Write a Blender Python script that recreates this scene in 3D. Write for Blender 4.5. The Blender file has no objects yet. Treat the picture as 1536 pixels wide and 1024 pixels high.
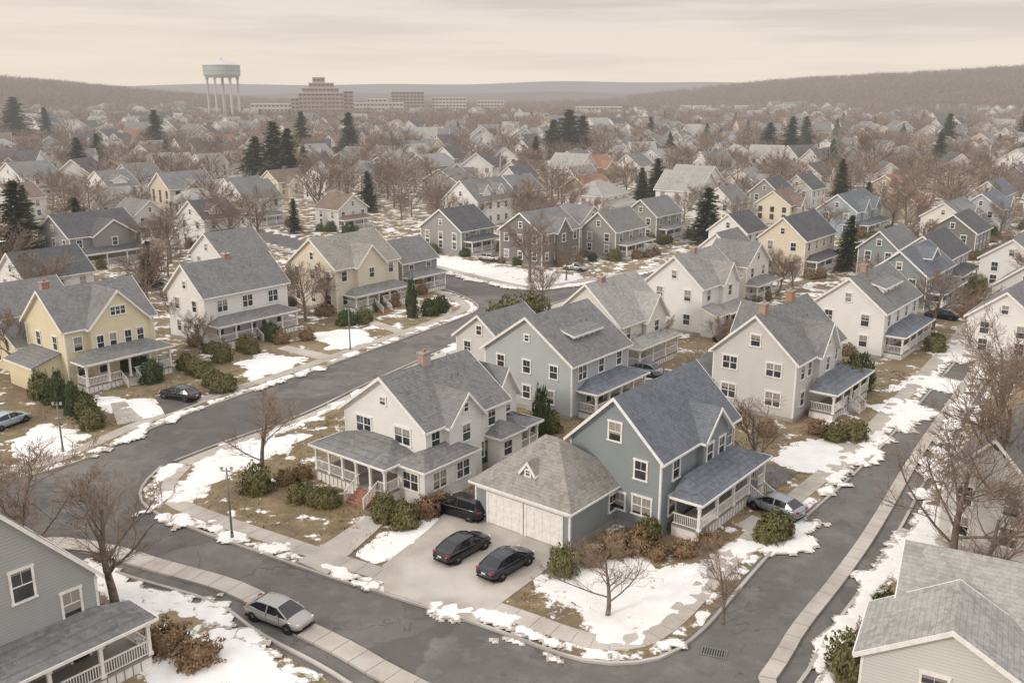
import bpy, math, random, bmesh
import numpy as np
from mathutils import Vector, Matrix, noise
random.seed(7); rng=np.random.default_rng(7)
scene=bpy.context.scene
COL=scene.collection
YAW=math.radians(51.5)
RV=Vector((math.cos(YAW),math.sin(YAW),0)); LV=Vector((-math.sin(YAW),math.cos(YAW),0))

# ------------------------------------------------------------------ materials
def nodes(mat):
    mat.use_nodes=True; nt=mat.node_tree; nt.nodes.clear(); return nt
class NB:
    def __init__(s,nt): s.nt=nt
    def n(s,t,**kw):
        x=s.nt.nodes.new(t)
        for k,v in kw.items():
            if k.startswith('i_'): x.inputs[k[2:].replace('_',' ')].default_value=v
            else: setattr(x,k,v)
        return x
    def l(s,a,b): s.nt.links.new(a,b)
    def math(s,op,a,b=None,c=None,clamp=False):
        x=s.nt.nodes.new('ShaderNodeMath'); x.operation=op; x.use_clamp=clamp
        for i,v in enumerate((a,b,c)):
            if v is None: continue
            if isinstance(v,(int,float)): x.inputs[i].default_value=v
            else: s.l(v,x.inputs[i])
        return x.outputs[0]
    def mix(s,f,a,b):
        x=s.nt.nodes.new('ShaderNodeMix'); x.data_type='RGBA'
        if isinstance(f,(int,float)): x.inputs[0].default_value=f
        else: s.l(f,x.inputs[0])
        for i,v in ((6,a),(7,b)):
            if isinstance(v,tuple): x.inputs[i].default_value=(v+(1,))[:4]
            else: s.l(v,x.inputs[i])
        return x.outputs[2]
    def noise(s,vec,scale,detail=4,rough=.55):
        x=s.n('ShaderNodeTexNoise'); x.inputs['Scale'].default_value=scale; x.inputs['Detail'].default_value=detail; x.inputs['Roughness'].default_value=rough
        if vec is not None: s.l(vec,x.inputs['Vector'])
        return x.outputs['Fac']
    def ramp(s,f,a,b):
        x=s.n('ShaderNodeMapRange'); x.clamp=True; s.l(f,x.inputs[0]); x.inputs[1].default_value=a; x.inputs[2].default_value=b
        return x.outputs[0]
    def bump(s,h,strength=.3,dist=.05):
        x=s.n('ShaderNodeBump'); x.inputs['Strength'].default_value=strength; x.inputs['Distance'].default_value=dist; s.l(h,x.inputs['Height']); return x.outputs[0]
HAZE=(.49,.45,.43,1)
def haze_paint():  # distance haze painted into every material as emission, growing away from the origin
    g=bpy.data.node_groups.new('painted_haze','ShaderNodeTree')
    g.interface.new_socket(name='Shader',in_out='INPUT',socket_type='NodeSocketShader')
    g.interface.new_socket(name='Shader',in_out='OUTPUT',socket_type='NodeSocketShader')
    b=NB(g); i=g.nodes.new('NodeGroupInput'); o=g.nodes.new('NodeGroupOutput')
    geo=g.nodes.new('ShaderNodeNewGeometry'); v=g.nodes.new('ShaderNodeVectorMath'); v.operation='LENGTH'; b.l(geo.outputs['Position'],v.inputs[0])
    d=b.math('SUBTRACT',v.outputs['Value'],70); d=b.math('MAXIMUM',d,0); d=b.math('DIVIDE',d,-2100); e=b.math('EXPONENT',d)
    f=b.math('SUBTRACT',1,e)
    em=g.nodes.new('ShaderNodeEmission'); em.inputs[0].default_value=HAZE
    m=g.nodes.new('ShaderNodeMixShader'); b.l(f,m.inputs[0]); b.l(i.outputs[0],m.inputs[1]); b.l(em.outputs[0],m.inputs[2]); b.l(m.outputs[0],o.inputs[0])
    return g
AG=haze_paint()
MATS={}
def mat(name,fn,rough=.8,spec=.3,metal=0,coat=0):
    if name in MATS: return MATS[name]
    m=bpy.data.materials.new(name); nt=nodes(m); b=NB(nt)
    p=b.n('ShaderNodeBsdfPrincipled'); p.inputs['Roughness'].default_value=rough; p.inputs['Specular IOR Level'].default_value=spec; p.inputs['Metallic'].default_value=metal
    p.inputs['Coat Weight'].default_value=coat
    if isinstance(fn,tuple): p.inputs['Base Color'].default_value=(fn+(1,))[:4]
    else: fn(b,p)
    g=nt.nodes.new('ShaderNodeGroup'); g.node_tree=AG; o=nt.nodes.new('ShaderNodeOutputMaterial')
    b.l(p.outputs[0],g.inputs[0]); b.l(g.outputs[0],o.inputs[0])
    try: m.cycles.emission_sampling='NONE'
    except Exception: pass
    MATS[name]=m; return m
def objco(b): return b.n('ShaderNodeTexCoord').outputs['Object']
def posn(b): return b.n('ShaderNodeNewGeometry').outputs['Position']
def siding(c):
    def f(b,p):
        co=objco(b); s=b.n('ShaderNodeSeparateXYZ'); b.l(co,s.inputs[0])
        fr=b.math('FRACT',b.math('MULTIPLY',s.outputs[2],1/.19))
        n=b.noise(co,.5,4)
        line=b.ramp(fr,.0,.2)
        col=b.mix(line,tuple(x*.60 for x in c),c)
        col=b.mix(b.math('MULTIPLY',b.ramp(n,.45,.75),.3),col,tuple(x*.76 for x in c))
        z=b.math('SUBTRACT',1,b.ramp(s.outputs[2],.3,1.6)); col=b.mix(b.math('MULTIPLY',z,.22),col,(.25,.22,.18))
        b.l(col,p.inputs['Base Color']); b.l(b.bump(fr,.5,.03),p.inputs['Normal'])
    return f
def shingle(c):
    def f(b,p):
        co=objco(b); s=b.n('ShaderNodeSeparateXYZ'); b.l(co,s.inputs[0])
        fr=b.math('FRACT',b.math('MULTIPLY',s.outputs[2],1/.17))
        vo=b.n('ShaderNodeTexVoronoi'); vo.inputs['Scale'].default_value=3.2; b.l(co,vo.inputs['Vector'])
        sp=b.n('ShaderNodeSeparateColor'); b.l(vo.outputs['Color'],sp.inputs[0])
        n=b.noise(co,.35,4,.6); n3=b.noise(co,9,2,.7)
        col=b.mix(sp.outputs[0],tuple(x*.78 for x in c),tuple(min(1,x*1.25) for x in c))
        col=b.mix(b.math('MULTIPLY',b.ramp(n,.35,.7),.5),col,tuple(min(1,x*1.4+.02) for x in c))
        col=b.mix(b.math('MULTIPLY',b.ramp(n3,.35,.7),.45),col,tuple(x*.6 for x in c))
        col=b.mix(b.math('MULTIPLY',b.math('SUBTRACT',1,b.ramp(fr,0,.2)),.5),col,tuple(x*.45 for x in c))
        b.l(col,p.inputs['Base Color']); b.l(b.bump(fr,.5,.03),p.inputs['Normal'])
    return f
def trimf(b,p):
    n=b.noise(objco(b),2.5,3); b.l(b.mix(b.ramp(n,.4,.8),(.81,.80,.775),(.65,.63,.60)),p.inputs['Base Color'])
def brickf(b,p):
    t=b.n('ShaderNodeTexBrick'); t.inputs['Scale'].default_value=4.5; b.l(objco(b),t.inputs['Vector'])
    t.inputs['Color1'].default_value=(.42,.20,.125,1); t.inputs['Color2'].default_value=(.31,.145,.095,1); t.inputs['Mortar'].default_value=(.40,.35,.31,1); t.inputs['Mortar Size'].default_value=.03
    b.l(t.outputs['Color'],p.inputs['Base Color'])
def glassf(b,p):
    oi=b.n('ShaderNodeObjectInfo'); co=objco(b); s=b.n('ShaderNodeSeparateXYZ'); b.l(co,s.inputs[0])
    r=oi.outputs['Random']; r2=b.math('FRACT',b.math('MULTIPLY',r,17.3))
    lim=b.math('SUBTRACT',b.math('MULTIPLY',r2,1.5),.55)
    blind=b.math('GREATER_THAN',s.outputs[2],lim)
    blind=b.math('MULTIPLY',blind,b.math('GREATER_THAN',r,.4))
    n=b.noise(posn(b),.7,3)
    base=b.mix(b.ramp(n,.35,.7),(.018,.022,.027),(.07,.08,.095))
    b.l(b.mix(blind,base,(.30,.28,.25)),p.inputs['Base Color'])
def concf(c,s=1.0):
    def f(b,p):
        co=posn(b); n=b.noise(co,.35,5,.6); n2=b.noise(co,5,4,.7); n3=b.noise(co,.12,3)
        col=b.mix(b.ramp(n,.38,.7),c,tuple(x*.72 for x in c)); col=b.mix(b.math('MULTIPLY',b.ramp(n2,.5,.75),.4),col,tuple(x*.55 for x in c))
        col=b.mix(b.math('MULTIPLY',b.ramp(n3,.5,.6),.35),col,(.66,.63,.59))
        b.l(col,p.inputs['Base Color']); b.l(b.bump(n2,.2,.02),p.inputs['Normal'])
    return f
def asphaltf(b,p):
    co=posn(b)
    n=b.noise(co,.11,6,.62); n2=b.noise(co,6,3,.75); n3=b.noise(co,.5,5,.6)
    col=b.mix(b.ramp(n,.38,.62),(.105,.099,.095),(.185,.174,.163))
    col=b.mix(b.math('MULTIPLY',b.ramp(n3,.5,.7),.55),col,(.25,.232,.212))
    col=b.mix(b.math('MULTIPLY',b.ramp(n2,.4,.7),.3),col,(.085,.08,.077))
    nz=b.n('ShaderNodeTexNoise'); nz.inputs['Scale'].default_value=.5; nz.inputs['Detail'].default_value=4; b.l(co,nz.inputs['Vector'])
    ad=b.n('ShaderNodeVectorMath',operation='MULTIPLY_ADD'); b.l(nz.outputs['Color'],ad.inputs[0]); ad.inputs[1].default_value=(5,5,0); b.l(co,ad.inputs[2])
    vo=b.n('ShaderNodeTexVoronoi',feature='DISTANCE_TO_EDGE'); vo.inputs['Scale'].default_value=.13; b.l(ad.outputs[0],vo.inputs['Vector'])
    cr=b.math('SUBTRACT',1,b.ramp(vo.outputs['Distance'],.0,.010)); cr=b.math('MULTIPLY',cr,b.ramp(b.noise(co,.3,2),.42,.55))
    col=b.mix(b.math('MULTIPLY',cr,.65),col,(.05,.047,.045))
    vo2=b.n('ShaderNodeTexVoronoi'); vo2.inputs['Scale'].default_value=.09; b.l(ad.outputs[0],vo2.inputs['Vector'])
    sp=b.n('ShaderNodeSeparateColor'); b.l(vo2.outputs['Color'],sp.inputs[0])
    col=b.mix(b.math('MULTIPLY',b.math('GREATER_THAN',sp.outputs[0],.7),.4),col,(.07,.066,.064))
    col=b.mix(b.math('MULTIPLY',b.ramp(b.noise(co,.22,5,.65),.56,.64),.45),col,(.06,.057,.056))
    b.l(col,p.inputs['Base Color']); b.l(b.bump(n2,.25,.02),p.inputs['Normal'])
    rr=b.n('ShaderNodeMapRange'); b.l(n,rr.inputs[0]); rr.inputs[1].default_value=.35; rr.inputs[2].default_value=.6; rr.inputs[3].default_value=.5; rr.inputs[4].default_value=.9
    b.l(rr.outputs[0],p.inputs['Roughness'])
def snowf(b,p):
    co=posn(b); dp=b.n('ShaderNodeAttribute',attribute_name='depth').outputs['Fac']
    n=b.noise(co,.8,4); n2=b.noise(co,3,5,.7); n3=b.noise(co,2.2,6,.75)
    col=b.mix(b.ramp(n,.35,.7),(.86,.85,.84),(.76,.745,.73)); col=b.mix(b.math('MULTIPLY',b.ramp(n2,.58,.70),.4),col,(.50,.45,.39))
    thin=b.math('MULTIPLY',b.math('SUBTRACT',b.ramp(n3,.40,.66),b.math('MULTIPLY',dp,2.0)),4,clamp=True)
    lawn=b.mix(b.ramp(n2,.4,.6),(.36,.29,.205),(.22,.18,.13))
    col=b.mix(b.math('MULTIPLY',thin,.75),col,lawn)
    b.l(col,p.inputs['Base Color']); b.l(b.bump(n2,.6,.08),p.inputs['Normal'])
def groundf(b,p):
    co=posn(b); a=b.n('ShaderNodeAttribute',attribute_name='snow').outputs['Fac']; w=b.n('ShaderNodeAttribute',attribute_name='wood').outputs['Fac']
    n1=b.noise(co,.16,5,.62); n2=b.noise(co,.9,5,.7); n3=b.noise(co,7,3,.75); n4=b.noise(co,.05,3)
    g=b.mix(b.ramp(n2,.36,.62),(.325,.25,.155),(.19,.155,.09))
    g=b.mix(b.ramp(n1,.48,.62),g,(.20,.15,.105))
    g=b.mix(b.math('MULTIPLY',b.ramp(n3,.42,.65),.55),g,(.10,.078,.055))
    g=b.mix(b.math('MULTIPLY',b.ramp(n4,.5,.6),.45),g,(.36,.285,.19))
    sn=b.math('ADD',b.math('MULTIPLY',b.noise(co,.33,7,.66),.75),b.math('MULTIPLY',n2,.25))
    sn=b.ramp(sn,.36,.64)
    m=b.math('MULTIPLY',b.math('SUBTRACT',a,sn),9,clamp=True)
    s=b.mix(b.ramp(n2,.3,.7),(.86,.85,.84),(.76,.745,.73))
    c=b.mix(m,g,s)
    c=b.mix(w,c,b.mix(b.ramp(b.noise(co,.04,5,.7),.35,.65),(.11,.088,.074),(.19,.157,.135)))
    b.l(c,p.inputs['Base Color']); hh=b.math('ADD',n3,b.math('MULTIPLY',m,.6)); b.l(b.bump(hh,.6,.08),p.inputs['Normal'])
def var2(c1,c2,sc,c3=None):
    def f(b,p):
        co=posn(b); n=b.noise(co,sc,3,.65); col=b.mix(b.ramp(n,.38,.62),c1,c2)
        if c3: col=b.mix(b.math('MULTIPLY',b.ramp(b.noise(co,sc*.15,3),.42,.6),.7),col,c3)
        b.l(col,p.inputs['Base Color'])
    return f
TRIM=mat('white_trim',trimf,.6); BRICK=mat('brick',brickf,.9); GLASS=mat('window_glass',glassf,.12,.6)
CONC=mat('concrete',concf((.48,.44,.39)),.9); FOUND=mat('foundation',concf((.34,.32,.30)),.9); KERB=mat('kerb_stone',concf((.42,.39,.36)),.9)
DRIVE=mat('driveway_concrete',concf((.46,.42,.37)),.9)
ASPH=mat('asphalt',asphaltf,.8); SNOW=mat('snow',snowf,.7); GROUND=mat('ground',groundf,.95,.1)
BARK=mat('bark',var2((.15,.12,.10),(.23,.19,.16),3),.95,.1); TWIG=mat('twigs',var2((.19,.14,.11),(.285,.225,.18),.4),.95,.1)
FTWIG=mat('far_twigs',var2((.165,.125,.103),(.255,.20,.165),.12,(.27,.195,.14)),.95,.1)
NEED=mat('needles',var2((.028,.045,.028),(.085,.10,.055),.9),.9,.15)
BUSH=mat('evergreen_leaves',var2((.095,.10,.042),(.20,.185,.085),2.5),.85,.2); BUSHB=mat('winter_brown_leaves',var2((.17,.115,.07),(.30,.205,.125),2.5),.9,.1)
BUSHG=mat('conifer_shrub_leaves',var2((.038,.062,.028),(.10,.12,.052),2.5),.85,.2); WEED=mat('dead_grass',var2((.26,.185,.11),(.40,.31,.19),2.5),.95,.1)
DARK=mat('dark_rubber',(.02,.02,.02),.7); RIM=mat('alloy',(.45,.45,.46),.3,.5,.8); STEEL=mat('grey_metal',(.20,.20,.19),.6,.4,.3)
CARGL=mat('car_glass',(.012,.015,.018),.06,.7); RED=mat('red_lamp',(.35,.02,.015),.3); LAMP=mat('clear_lamp',(.65,.66,.66),.2); PLATE=mat('plate',(.6,.6,.58),.5)
BRKSTEP=mat('brick_step',var2((.30,.15,.11),(.40,.22,.165),3),.9); DOORD=mat('dark_door',(.045,.06,.055),.5); DOORR=mat('red_door',(.22,.05,.035),.5); WOOD=mat('porch_floor',(.27,.25,.235),.8)
WC={'white':(.79,.785,.77),'warmwhite':(.76,.73,.67),'cream':(.73,.66,.53),'yellow':(.75,.68,.48),'beige':(.62,.55,.44),'lightgrey':(.63,.63,.61),'midgrey':(.39,.40,.405),'grey':(.31,.305,.295),'darkgrey':(.20,.195,.19),'bluegrey':(.265,.30,.315),'paleblue':(.46,.49,.51),'blue':(.36,.44,.49),'green':(.40,.42,.35),'tan':(.46,.38,.28)}
RC={'grey':(.20,.20,.20),'lightgrey':(.28,.275,.27),'tan':(.285,.27,.245),'blue':(.148,.165,.188),'dark':(.11,.112,.118),'brown':(.20,.155,.125),'rust':(.30,.17,.11),'pale':(.34,.335,.32)}
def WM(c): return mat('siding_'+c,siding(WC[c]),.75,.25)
def RM(c): return mat('shingles_'+c,shingle(RC[c]),.9,.15)

# ------------------------------------------------------------------ mesh builder
class MB:
    def __init__(s): s.v=[];s.f=[];s.m=[]
    def poly(s,pts,m=0):
        i=len(s.v); s.v+= [tuple(p) for p in pts]; s.f.append(tuple(range(i,i+len(pts)))); s.m.append(m)
    def box(s,x0,x1,y0,y1,z0,z1,m=0):
        i=len(s.v); s.v+=[(x0,y0,z0),(x1,y0,z0),(x1,y1,z0),(x0,y1,z0),(x0,y0,z1),(x1,y0,z1),(x1,y1,z1),(x0,y1,z1)]
        for f in ((0,3,2,1),(4,5,6,7),(0,1,5,4),(1,2,6,5),(2,3,7,6),(3,0,4,7)): s.f.append(tuple(i+k for k in f)); s.m.append(m)
    def beam(s,a,b,w,h,m=0):
        a=Vector(a);b=Vector(b);d=(b-a).normalized(); up=Vector((0,0,1)) if abs(d.z)<.95 else Vector((1,0,0))
        sx=d.cross(up).normalized()*w/2; sz=sx.cross(d).normalized()*h/2; i=len(s.v)
        for c in (a,b):
            for q in (-sx-sz,sx-sz,sx+sz,-sx+sz): s.v.append(tuple(c+q))
        for f in ((0,1,2,3),(7,6,5,4),(0,4,5,1),(1,5,6,2),(2,6,7,3),(3,7,4,0)): s.f.append(tuple(i+k for k in f)); s.m.append(m)
    def tube(s,a,b,r0,r1,n=8,m=0,cap=False):
        a=Vector(a);b=Vector(b);d=b-a
        if d.length<1e-6: return
        d.normalize(); up=Vector((0,0,1)) if abs(d.z)<.9 else Vector((1,0,0)); x=d.cross(up).normalized(); y=d.cross(x); i=len(s.v)
        for c,r in ((a,r0),(b,r1)):
            for k in range(n):
                t=2*math.pi*k/n; q=c+x*(r*math.cos(t))+y*(r*math.sin(t)); s.v.append((q.x,q.y,q.z))
        for k in range(n):
            k2=(k+1)%n; s.f.append((i+k,i+k2,i+n+k2,i+n+k)); s.m.append(m)
        if cap: s.f.append(tuple(i+n+k for k in range(n))); s.m.append(m); s.f.append(tuple(i+n-1-k for k in range(n))); s.m.append(m)
    def mesh(s,name,mats,smooth=False):
        me=bpy.data.meshes.new(name); me.from_pydata(s.v,[],s.f)
        for mm in mats: me.materials.append(mm)
        if len(mats)>1: me.polygons.foreach_set('material_index',s.m)
        if smooth: me.polygons.foreach_set('use_smooth',[True]*len(s.f))
        me.update(); return me
def add(name,data,parent=None,loc=(0,0,0),rz=0,label=None,cat=None,group=None,kind=None,scale=None):
    o=bpy.data.objects.new(name,data); COL.objects.link(o); o.location=loc; o.rotation_euler=(0,0,rz)
    if scale: o.scale=scale
    if parent: o.parent=parent
    if label: o['label']=label
    if cat: o['category']=cat
    if group: o['group']=group
    if kind: o['kind']=kind
    return o

# ------------------------------------------------------------------ ground plan (metres; y is depth away from the viewer)
B1=[(-29.1,67.6),(-23.3,63.6),(-17.4,60.0),(-12.1,56.7),(-6.4,53.7),(-1.1,50.6),(2.8,47.9),(5.1,47.0),(7.4,47.1),(9.4,47.9),(11.9,50.6),(14.5,54.5),(17.2,58.5),(22,65.2),(29.2,74.1),(35.7,82.8),(50.8,104.3),(66.3,126.5),(95.8,172.2),(150,250),(104,250),(60,204),(25,162.6),(12.1,148.6),(3.2,136.7),(-2.6,124.6),(-10.6,111.3),(-17,99.2),(-21.5,89.3),(-27.4,81.9),(-30.9,76.3),(-31.1,71.4)]
UL=[(-300,20),(-84,20),(-45.1,71.4),(-40.6,74.6),(-38,77.8),(-36.2,83.7),(-31,93.9),(-24.5,102.9),(-17.6,114.4),(-11.7,123.9),(-5.5,134.5),(-4.7,138.9),(-7.3,146),(-14.6,156.7),(-25.5,168.9),(-34.7,179.3),(-60,209),(-96,250),(-300,250)]
BK=[(-88,252),(-27.5,183),(-15.8,170.9),(-7.9,160.7),(-.9,152.8),(3.5,150.1),(10.3,153.9),(22.9,164.4),(28.4,168.9),(56,206),(98,252)]
LL=[(-62,20),(-50,44),(-39.6,57.6),(-34.7,60.4),(-29.8,59),(-25.6,56.7),(-18.8,53.7),(-15.8,50.3),(-11,46.9),(-8.3,44.4),(0,38.5),(10,30),(20,20)]
RR=[(24,20),(18,38),(15.4,44.4),(16.9,46.2),(18.9,49.6),(23.6,55.8),(29,63.6),(37,76.3),(46.5,90.3),(73.6,130.4),(102,171),(156,250),(400,250),(400,20)]
BLOCKS=[B1,UL,BK,LL,RR]
def sdist(P,poly):
    P=np.asarray(P,float); A=np.array(poly,float); B=np.roll(A,-1,0); d=np.full(len(P),1e9); ins=np.zeros(len(P),bool)
    for (ax,ay),(bx,by) in zip(A,B):
        ex,ey=bx-ax,by-ay; wx=P[:,0]-ax; wy=P[:,1]-ay; t=np.clip((wx*ex+wy*ey)/(ex*ex+ey*ey+1e-12),0,1)
        d=np.minimum(d,np.hypot(wx-t*ex,wy-t*ey))
        c=((ay>P[:,1])!=(by>P[:,1])); 
        with np.errstate(divide='ignore',invalid='ignore'): xi=ax+(P[:,1]-ay)*(bx-ax)/(by-ay if by!=ay else 1e-9)
        ins^=(c&(P[:,0]<xi))
    return np.where(ins,d,-d)
def blockd(P):
    d=np.full(len(P),-1e9)
    for b in BLOCKS: d=np.maximum(d,sdist(P,b))
    return d
SN={'a':([(-28.5,67.6),(-27.1,81.1),(-21.1,84.6),(-19.6,83.7),(-21.9,77.8),(-24.5,74.4),(-26.2,68.8)],.12),
'b':([(-10.6,60.4),(-8.9,63.6),(-6.2,67.0),(-5.0,64.7),(-7.5,60.0),(-9.8,59.5)],.12),
'c':([(1.4,55.0),(2.8,57.6),(6.3,60.9),(10.7,58.5),(13.8,58.5),(12.8,55.0),(9.7,51.8),(7.6,48.5),(5.3,49.2),(4.8,53.3),(2.7,54.1)],.12),
'd':([(23.7,77.8),(27.0,81.9),(33.5,84.6),(35.4,82.8),(32.3,77.8),(27.7,74.8),(23.9,75.6)],.12),
'e':([(17.3,64.7),(19.5,63.6),(23.5,65.2),(21.4,61.5),(18.5,60.0)],.12),
'f':([(-22.4,49.6),(-19,50.3),(-14.6,48.9),(-13.5,46.9),(-11.8,45.4),(-20,43)],.12),
'g':([(-44.3,94.6),(-41.8,94.6),(-37.5,93.5),(-34.7,90.3),(-36.6,88.3),(-41.9,91.3)],.12),
'h':([(-46.6,81.1),(-46.4,86.4),(-41.2,83.7),(-40,79.4),(-43.4,77.8)],.12),
'i':([(-32.9,108.4),(-30.8,112.8),(-25.6,109.8),(-25.8,105.6),(-29.5,101.7)],.12),
'j':([(-27,122.8),(-20.9,124.6),(-18.1,117.6),(-22.7,114.4)],.12),
'k':([(24,56.7),(29,63.6),(33.5,68.2),(34.5,65.8),(30.1,60.4),(25.3,56.7)],.12),
'l':([(16.9,46.9),(18.9,49.6),(21.1,51),(23.1,51),(21.4,49.6),(18.2,46.2)],.12),
'm':([(-29.5,58.5),(-26.5,56.7),(-22.3,55),(-18.7,53.3),(-20.5,52.1),(-27.1,55)],.12),
'n':([(40.9,96.8),(47.6,104.3),(50.5,100.4),(48.9,96.8),(44.8,99.2)],.12),
'o':([(52.6,116),(59.3,119.3),(59.6,112.8),(54.2,108.4),(52.1,112.8)],.12),
'p':([(37.1,92.4),(42.1,94.6),(43.1,90.3),(37.8,85.5)],.12),
'q':([(-33,186),(-16,172.5),(-1,154.5),(3.5,151.6),(10,155.5),(14,162),(-2,172),(-14,186),(-28,192)],.12)}
def terrain(x,y):
    z=44*np.exp(-((x+900)/360)**2-((y-1450)/380)**2)+62*np.exp(-((x-980)/430)**2-((y-1500)/380)**2)+26*np.exp(-((x-500)/260)**2-((y-1750)/300)**2)
    s=np.clip((y-3200)/2300,0,1); s=s*s*(3-2*s)
    z=z+s*(60+9*np.sin(x/900+1)+5*np.sin(x/370)+4*np.sin(x/151))
    s2=np.clip((y-1900)/600,0,1)*np.clip((3300-y)/700,0,1); z=z+s2*(16+9*np.sin(x/310+2)+5*np.sin(x/120))
    return z
def terr1(x,y): return float(terrain(np.array([x]),np.array([y]))[0])
def axis(lo,hi,step,a,b,grow):
    xs=list(np.arange(lo,hi+1e-6,step)); s=step
    while xs[-1]<b: s=min(s*grow,90); xs.append(xs[-1]+s)
    s=step; left=[]; c=lo
    while c>a: s=min(s*grow,90); c-=s; left.append(c)
    return np.array(left[::-1]+xs)
xs=axis(-62,70,.75,-5200,5200,1.07); ys=axis(40,150,.75,20,8500,1.035)
X,Y=np.meshgrid(xs,ys); P=np.stack([X.ravel(),Y.ravel()],1)
Z=terrain(P[:,0],P[:,1])+.12; snow=np.full(len(P),.42); wood=np.clip((P[:,1]-1250)/250,0,1)
near=(P[:,1]<251)&(np.abs(P[:,0])<300)
idx=np.where(near)[0]; bd=blockd(P[idx]); 
Z[idx]=np.where(bd<.3,-.06,np.where(bd<.95,-.06+.18*(bd-.3)/.65,.12))
snow[idx]=np.where((bd>0)&(bd<1.4),.55,.30); snow[idx]+=np.clip((P[idx,1]-100)/300,0,.16)
for k,(pl,_) in SN.items():
    d=sdist(P[idx],pl); snow[idx]=np.maximum(snow[idx],np.clip(.5+d*.3,0,.95)*(d>-1.6))
hill=terrain(P[:,0],P[:,1]); wood=np.maximum(wood,np.clip(hill/14,0,1)); 
nx,ny=len(xs),len(ys)
I=np.arange(nx*ny).reshape(ny,nx); F=np.stack([I[:-1,:-1],I[:-1,1:],I[1:,1:],I[1:,:-1]],-1).reshape(-1,4)
me=bpy.data.meshes.new('ground'); me.vertices.add(len(P)); me.vertices.foreach_set('co',np.column_stack([P,Z]).ravel())
me.loops.add(F.size); me.loops.foreach_set('vertex_index',F.ravel()); me.polygons.add(len(F)); me.polygons.foreach_set('loop_start',np.arange(0,F.size,4)); me.polygons.foreach_set('loop_total',np.full(len(F),4)); me.update()
me.attributes.new('snow','FLOAT','POINT').data.foreach_set('value',snow.astype(np.float32)); me.attributes.new('wood','FLOAT','POINT').data.foreach_set('value',wood.astype(np.float32))
me.materials.append(GROUND); me.polygons.foreach_set('use_smooth',np.ones(len(F),bool))
add('ground',me,kind='structure')
m=MB(); m.poly([(-120,19,0),(175,19,0),(175,255,0),(-120,255,0)]); add('road',m.mesh('road',[ASPH]),kind='structure')

def chaikin(p,n=2):
    for _ in range(n):
        q=[p[0]]
        for a,b in zip(p,p[1:]): q+=[(a[0]*.75+b[0]*.25,a[1]*.75+b[1]*.25),(a[0]*.25+b[0]*.75,a[1]*.25+b[1]*.75)]
        q.append(p[-1]); p=q
    return p
def resample(p,s):
    out=[Vector(p[0]).to_2d()]; acc=0
    for a,b in zip(p,p[1:]):
        a=Vector(a).to_2d();b=Vector(b).to_2d();L=(b-a).length; t=s-acc
        while t<=L: out.append(a+(b-a)*(t/L)); t+=s
        acc=L-(t-s)
    return out
def offs(p,d):
    out=[]
    for i,q in enumerate(p):
        a=p[max(i-1,0)];b=p[min(i+1,len(p)-1)]; t=(b-a).normalized(); out.append(q+Vector((-t.y,t.x))*d)
    return out
def strip(mb,p,d0,d1,z0,z1,gap=0.0):
    a=offs(p,d0);b=offs(p,d1)
    for i in range(len(p)-1):
        g=gap/2; A0=a[i].lerp(a[i+1],g);A1=a[i].lerp(a[i+1],1-g);B0=b[i].lerp(b[i+1],g);B1_=b[i].lerp(b[i+1],1-g)
        mb.poly([(A0.x,A0.y,z1),(A1.x,A1.y,z1),(B1_.x,B1_.y,z1),(B0.x,B0.y,z1)])
        mb.poly([(A0.x,A0.y,z0),(A1.x,A1.y,z0),(A1.x,A1.y,z1),(A0.x,A0.y,z1)]); mb.poly([(B0.x,B0.y,z1),(B1_.x,B1_.y,z1),(B1_.x,B1_.y,z0),(B0.x,B0.y,z0)])
lines={'b1a':B1[30:]+B1[:15],'b1r':B1[14:19],'b1l':B1[22:31],'ul':UL[1:17],'bk':BK[1:10],'ll':LL[1:12],'rr':RR[1:11]}
for k,p in lines.items():
    p=resample(chaikin(p,2),1.5)
    a=MB(); strip(a,p,-.02,.2,-.02,.15,0); add('kerb',a.mesh('kerb',[KERB]),kind='structure')
    a=MB(); w0=1.3 if k!='b1l' else .7; strip(a,p,w0,w0+(1.5 if k!='rr' else .95),.0,.17,.02); add('sidewalk',a.mesh('sidewalk',[CONC]),kind='structure')
def slab(name,pts,z,matl):
    a=MB(); a.poly([(x,y,z) for x,y in pts])
    for (x0,y0),(x1,y1) in zip(pts,pts[1:]+pts[:1]): a.poly([(x0,y0,z),(x1,y1,z),(x1,y1,-.02),(x0,y0,-.02)])
    return add(name,a.mesh(name,[matl]),kind='structure')
slab('driveway',[(-8.4,55.0),(-9.0,58.4),(-6.2,64.0),(-4.6,68.5),(-2.0,67.2),(4.1,60.4),(2.6,58.2),(-2.2,51.4)],.19,DRIVE)
slab('path',[(-12.6,57.2),(-15,59),(-11.2,66.2),(-9.6,65.2)],.185,CONC)
slab('path',[(19.6,61.2),(21.0,63.5),(18.6,66.4),(17.0,64.6)],.185,CONC)
slab('path',[(31.5,77),(33,79),(31.5,83),(30,82)],.185,CONC)
slab('driveway',[(-35.2,89.5),(-33.0,93.2),(-35.5,97.2),(-38.2,95)],.19,ASPH)
slab('path',[(-38.8,86.5),(-36.9,88.0),(-41.0,93.8),(-42.2,93)],.185,CONC)
slab('path',[(-21.5,108),(-20.3,110),(-29,116),(-30,114.5)],.185,CONC)
slab('path',[(-14.2,120.4),(-13.2,122),(-20,130),(-21.2,129)],.185,CONC)
slab('driveway',[(21.9,71.4),(24.6,74.6),(19.4,79.6),(17.2,75.5)],.18,ASPH)

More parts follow.
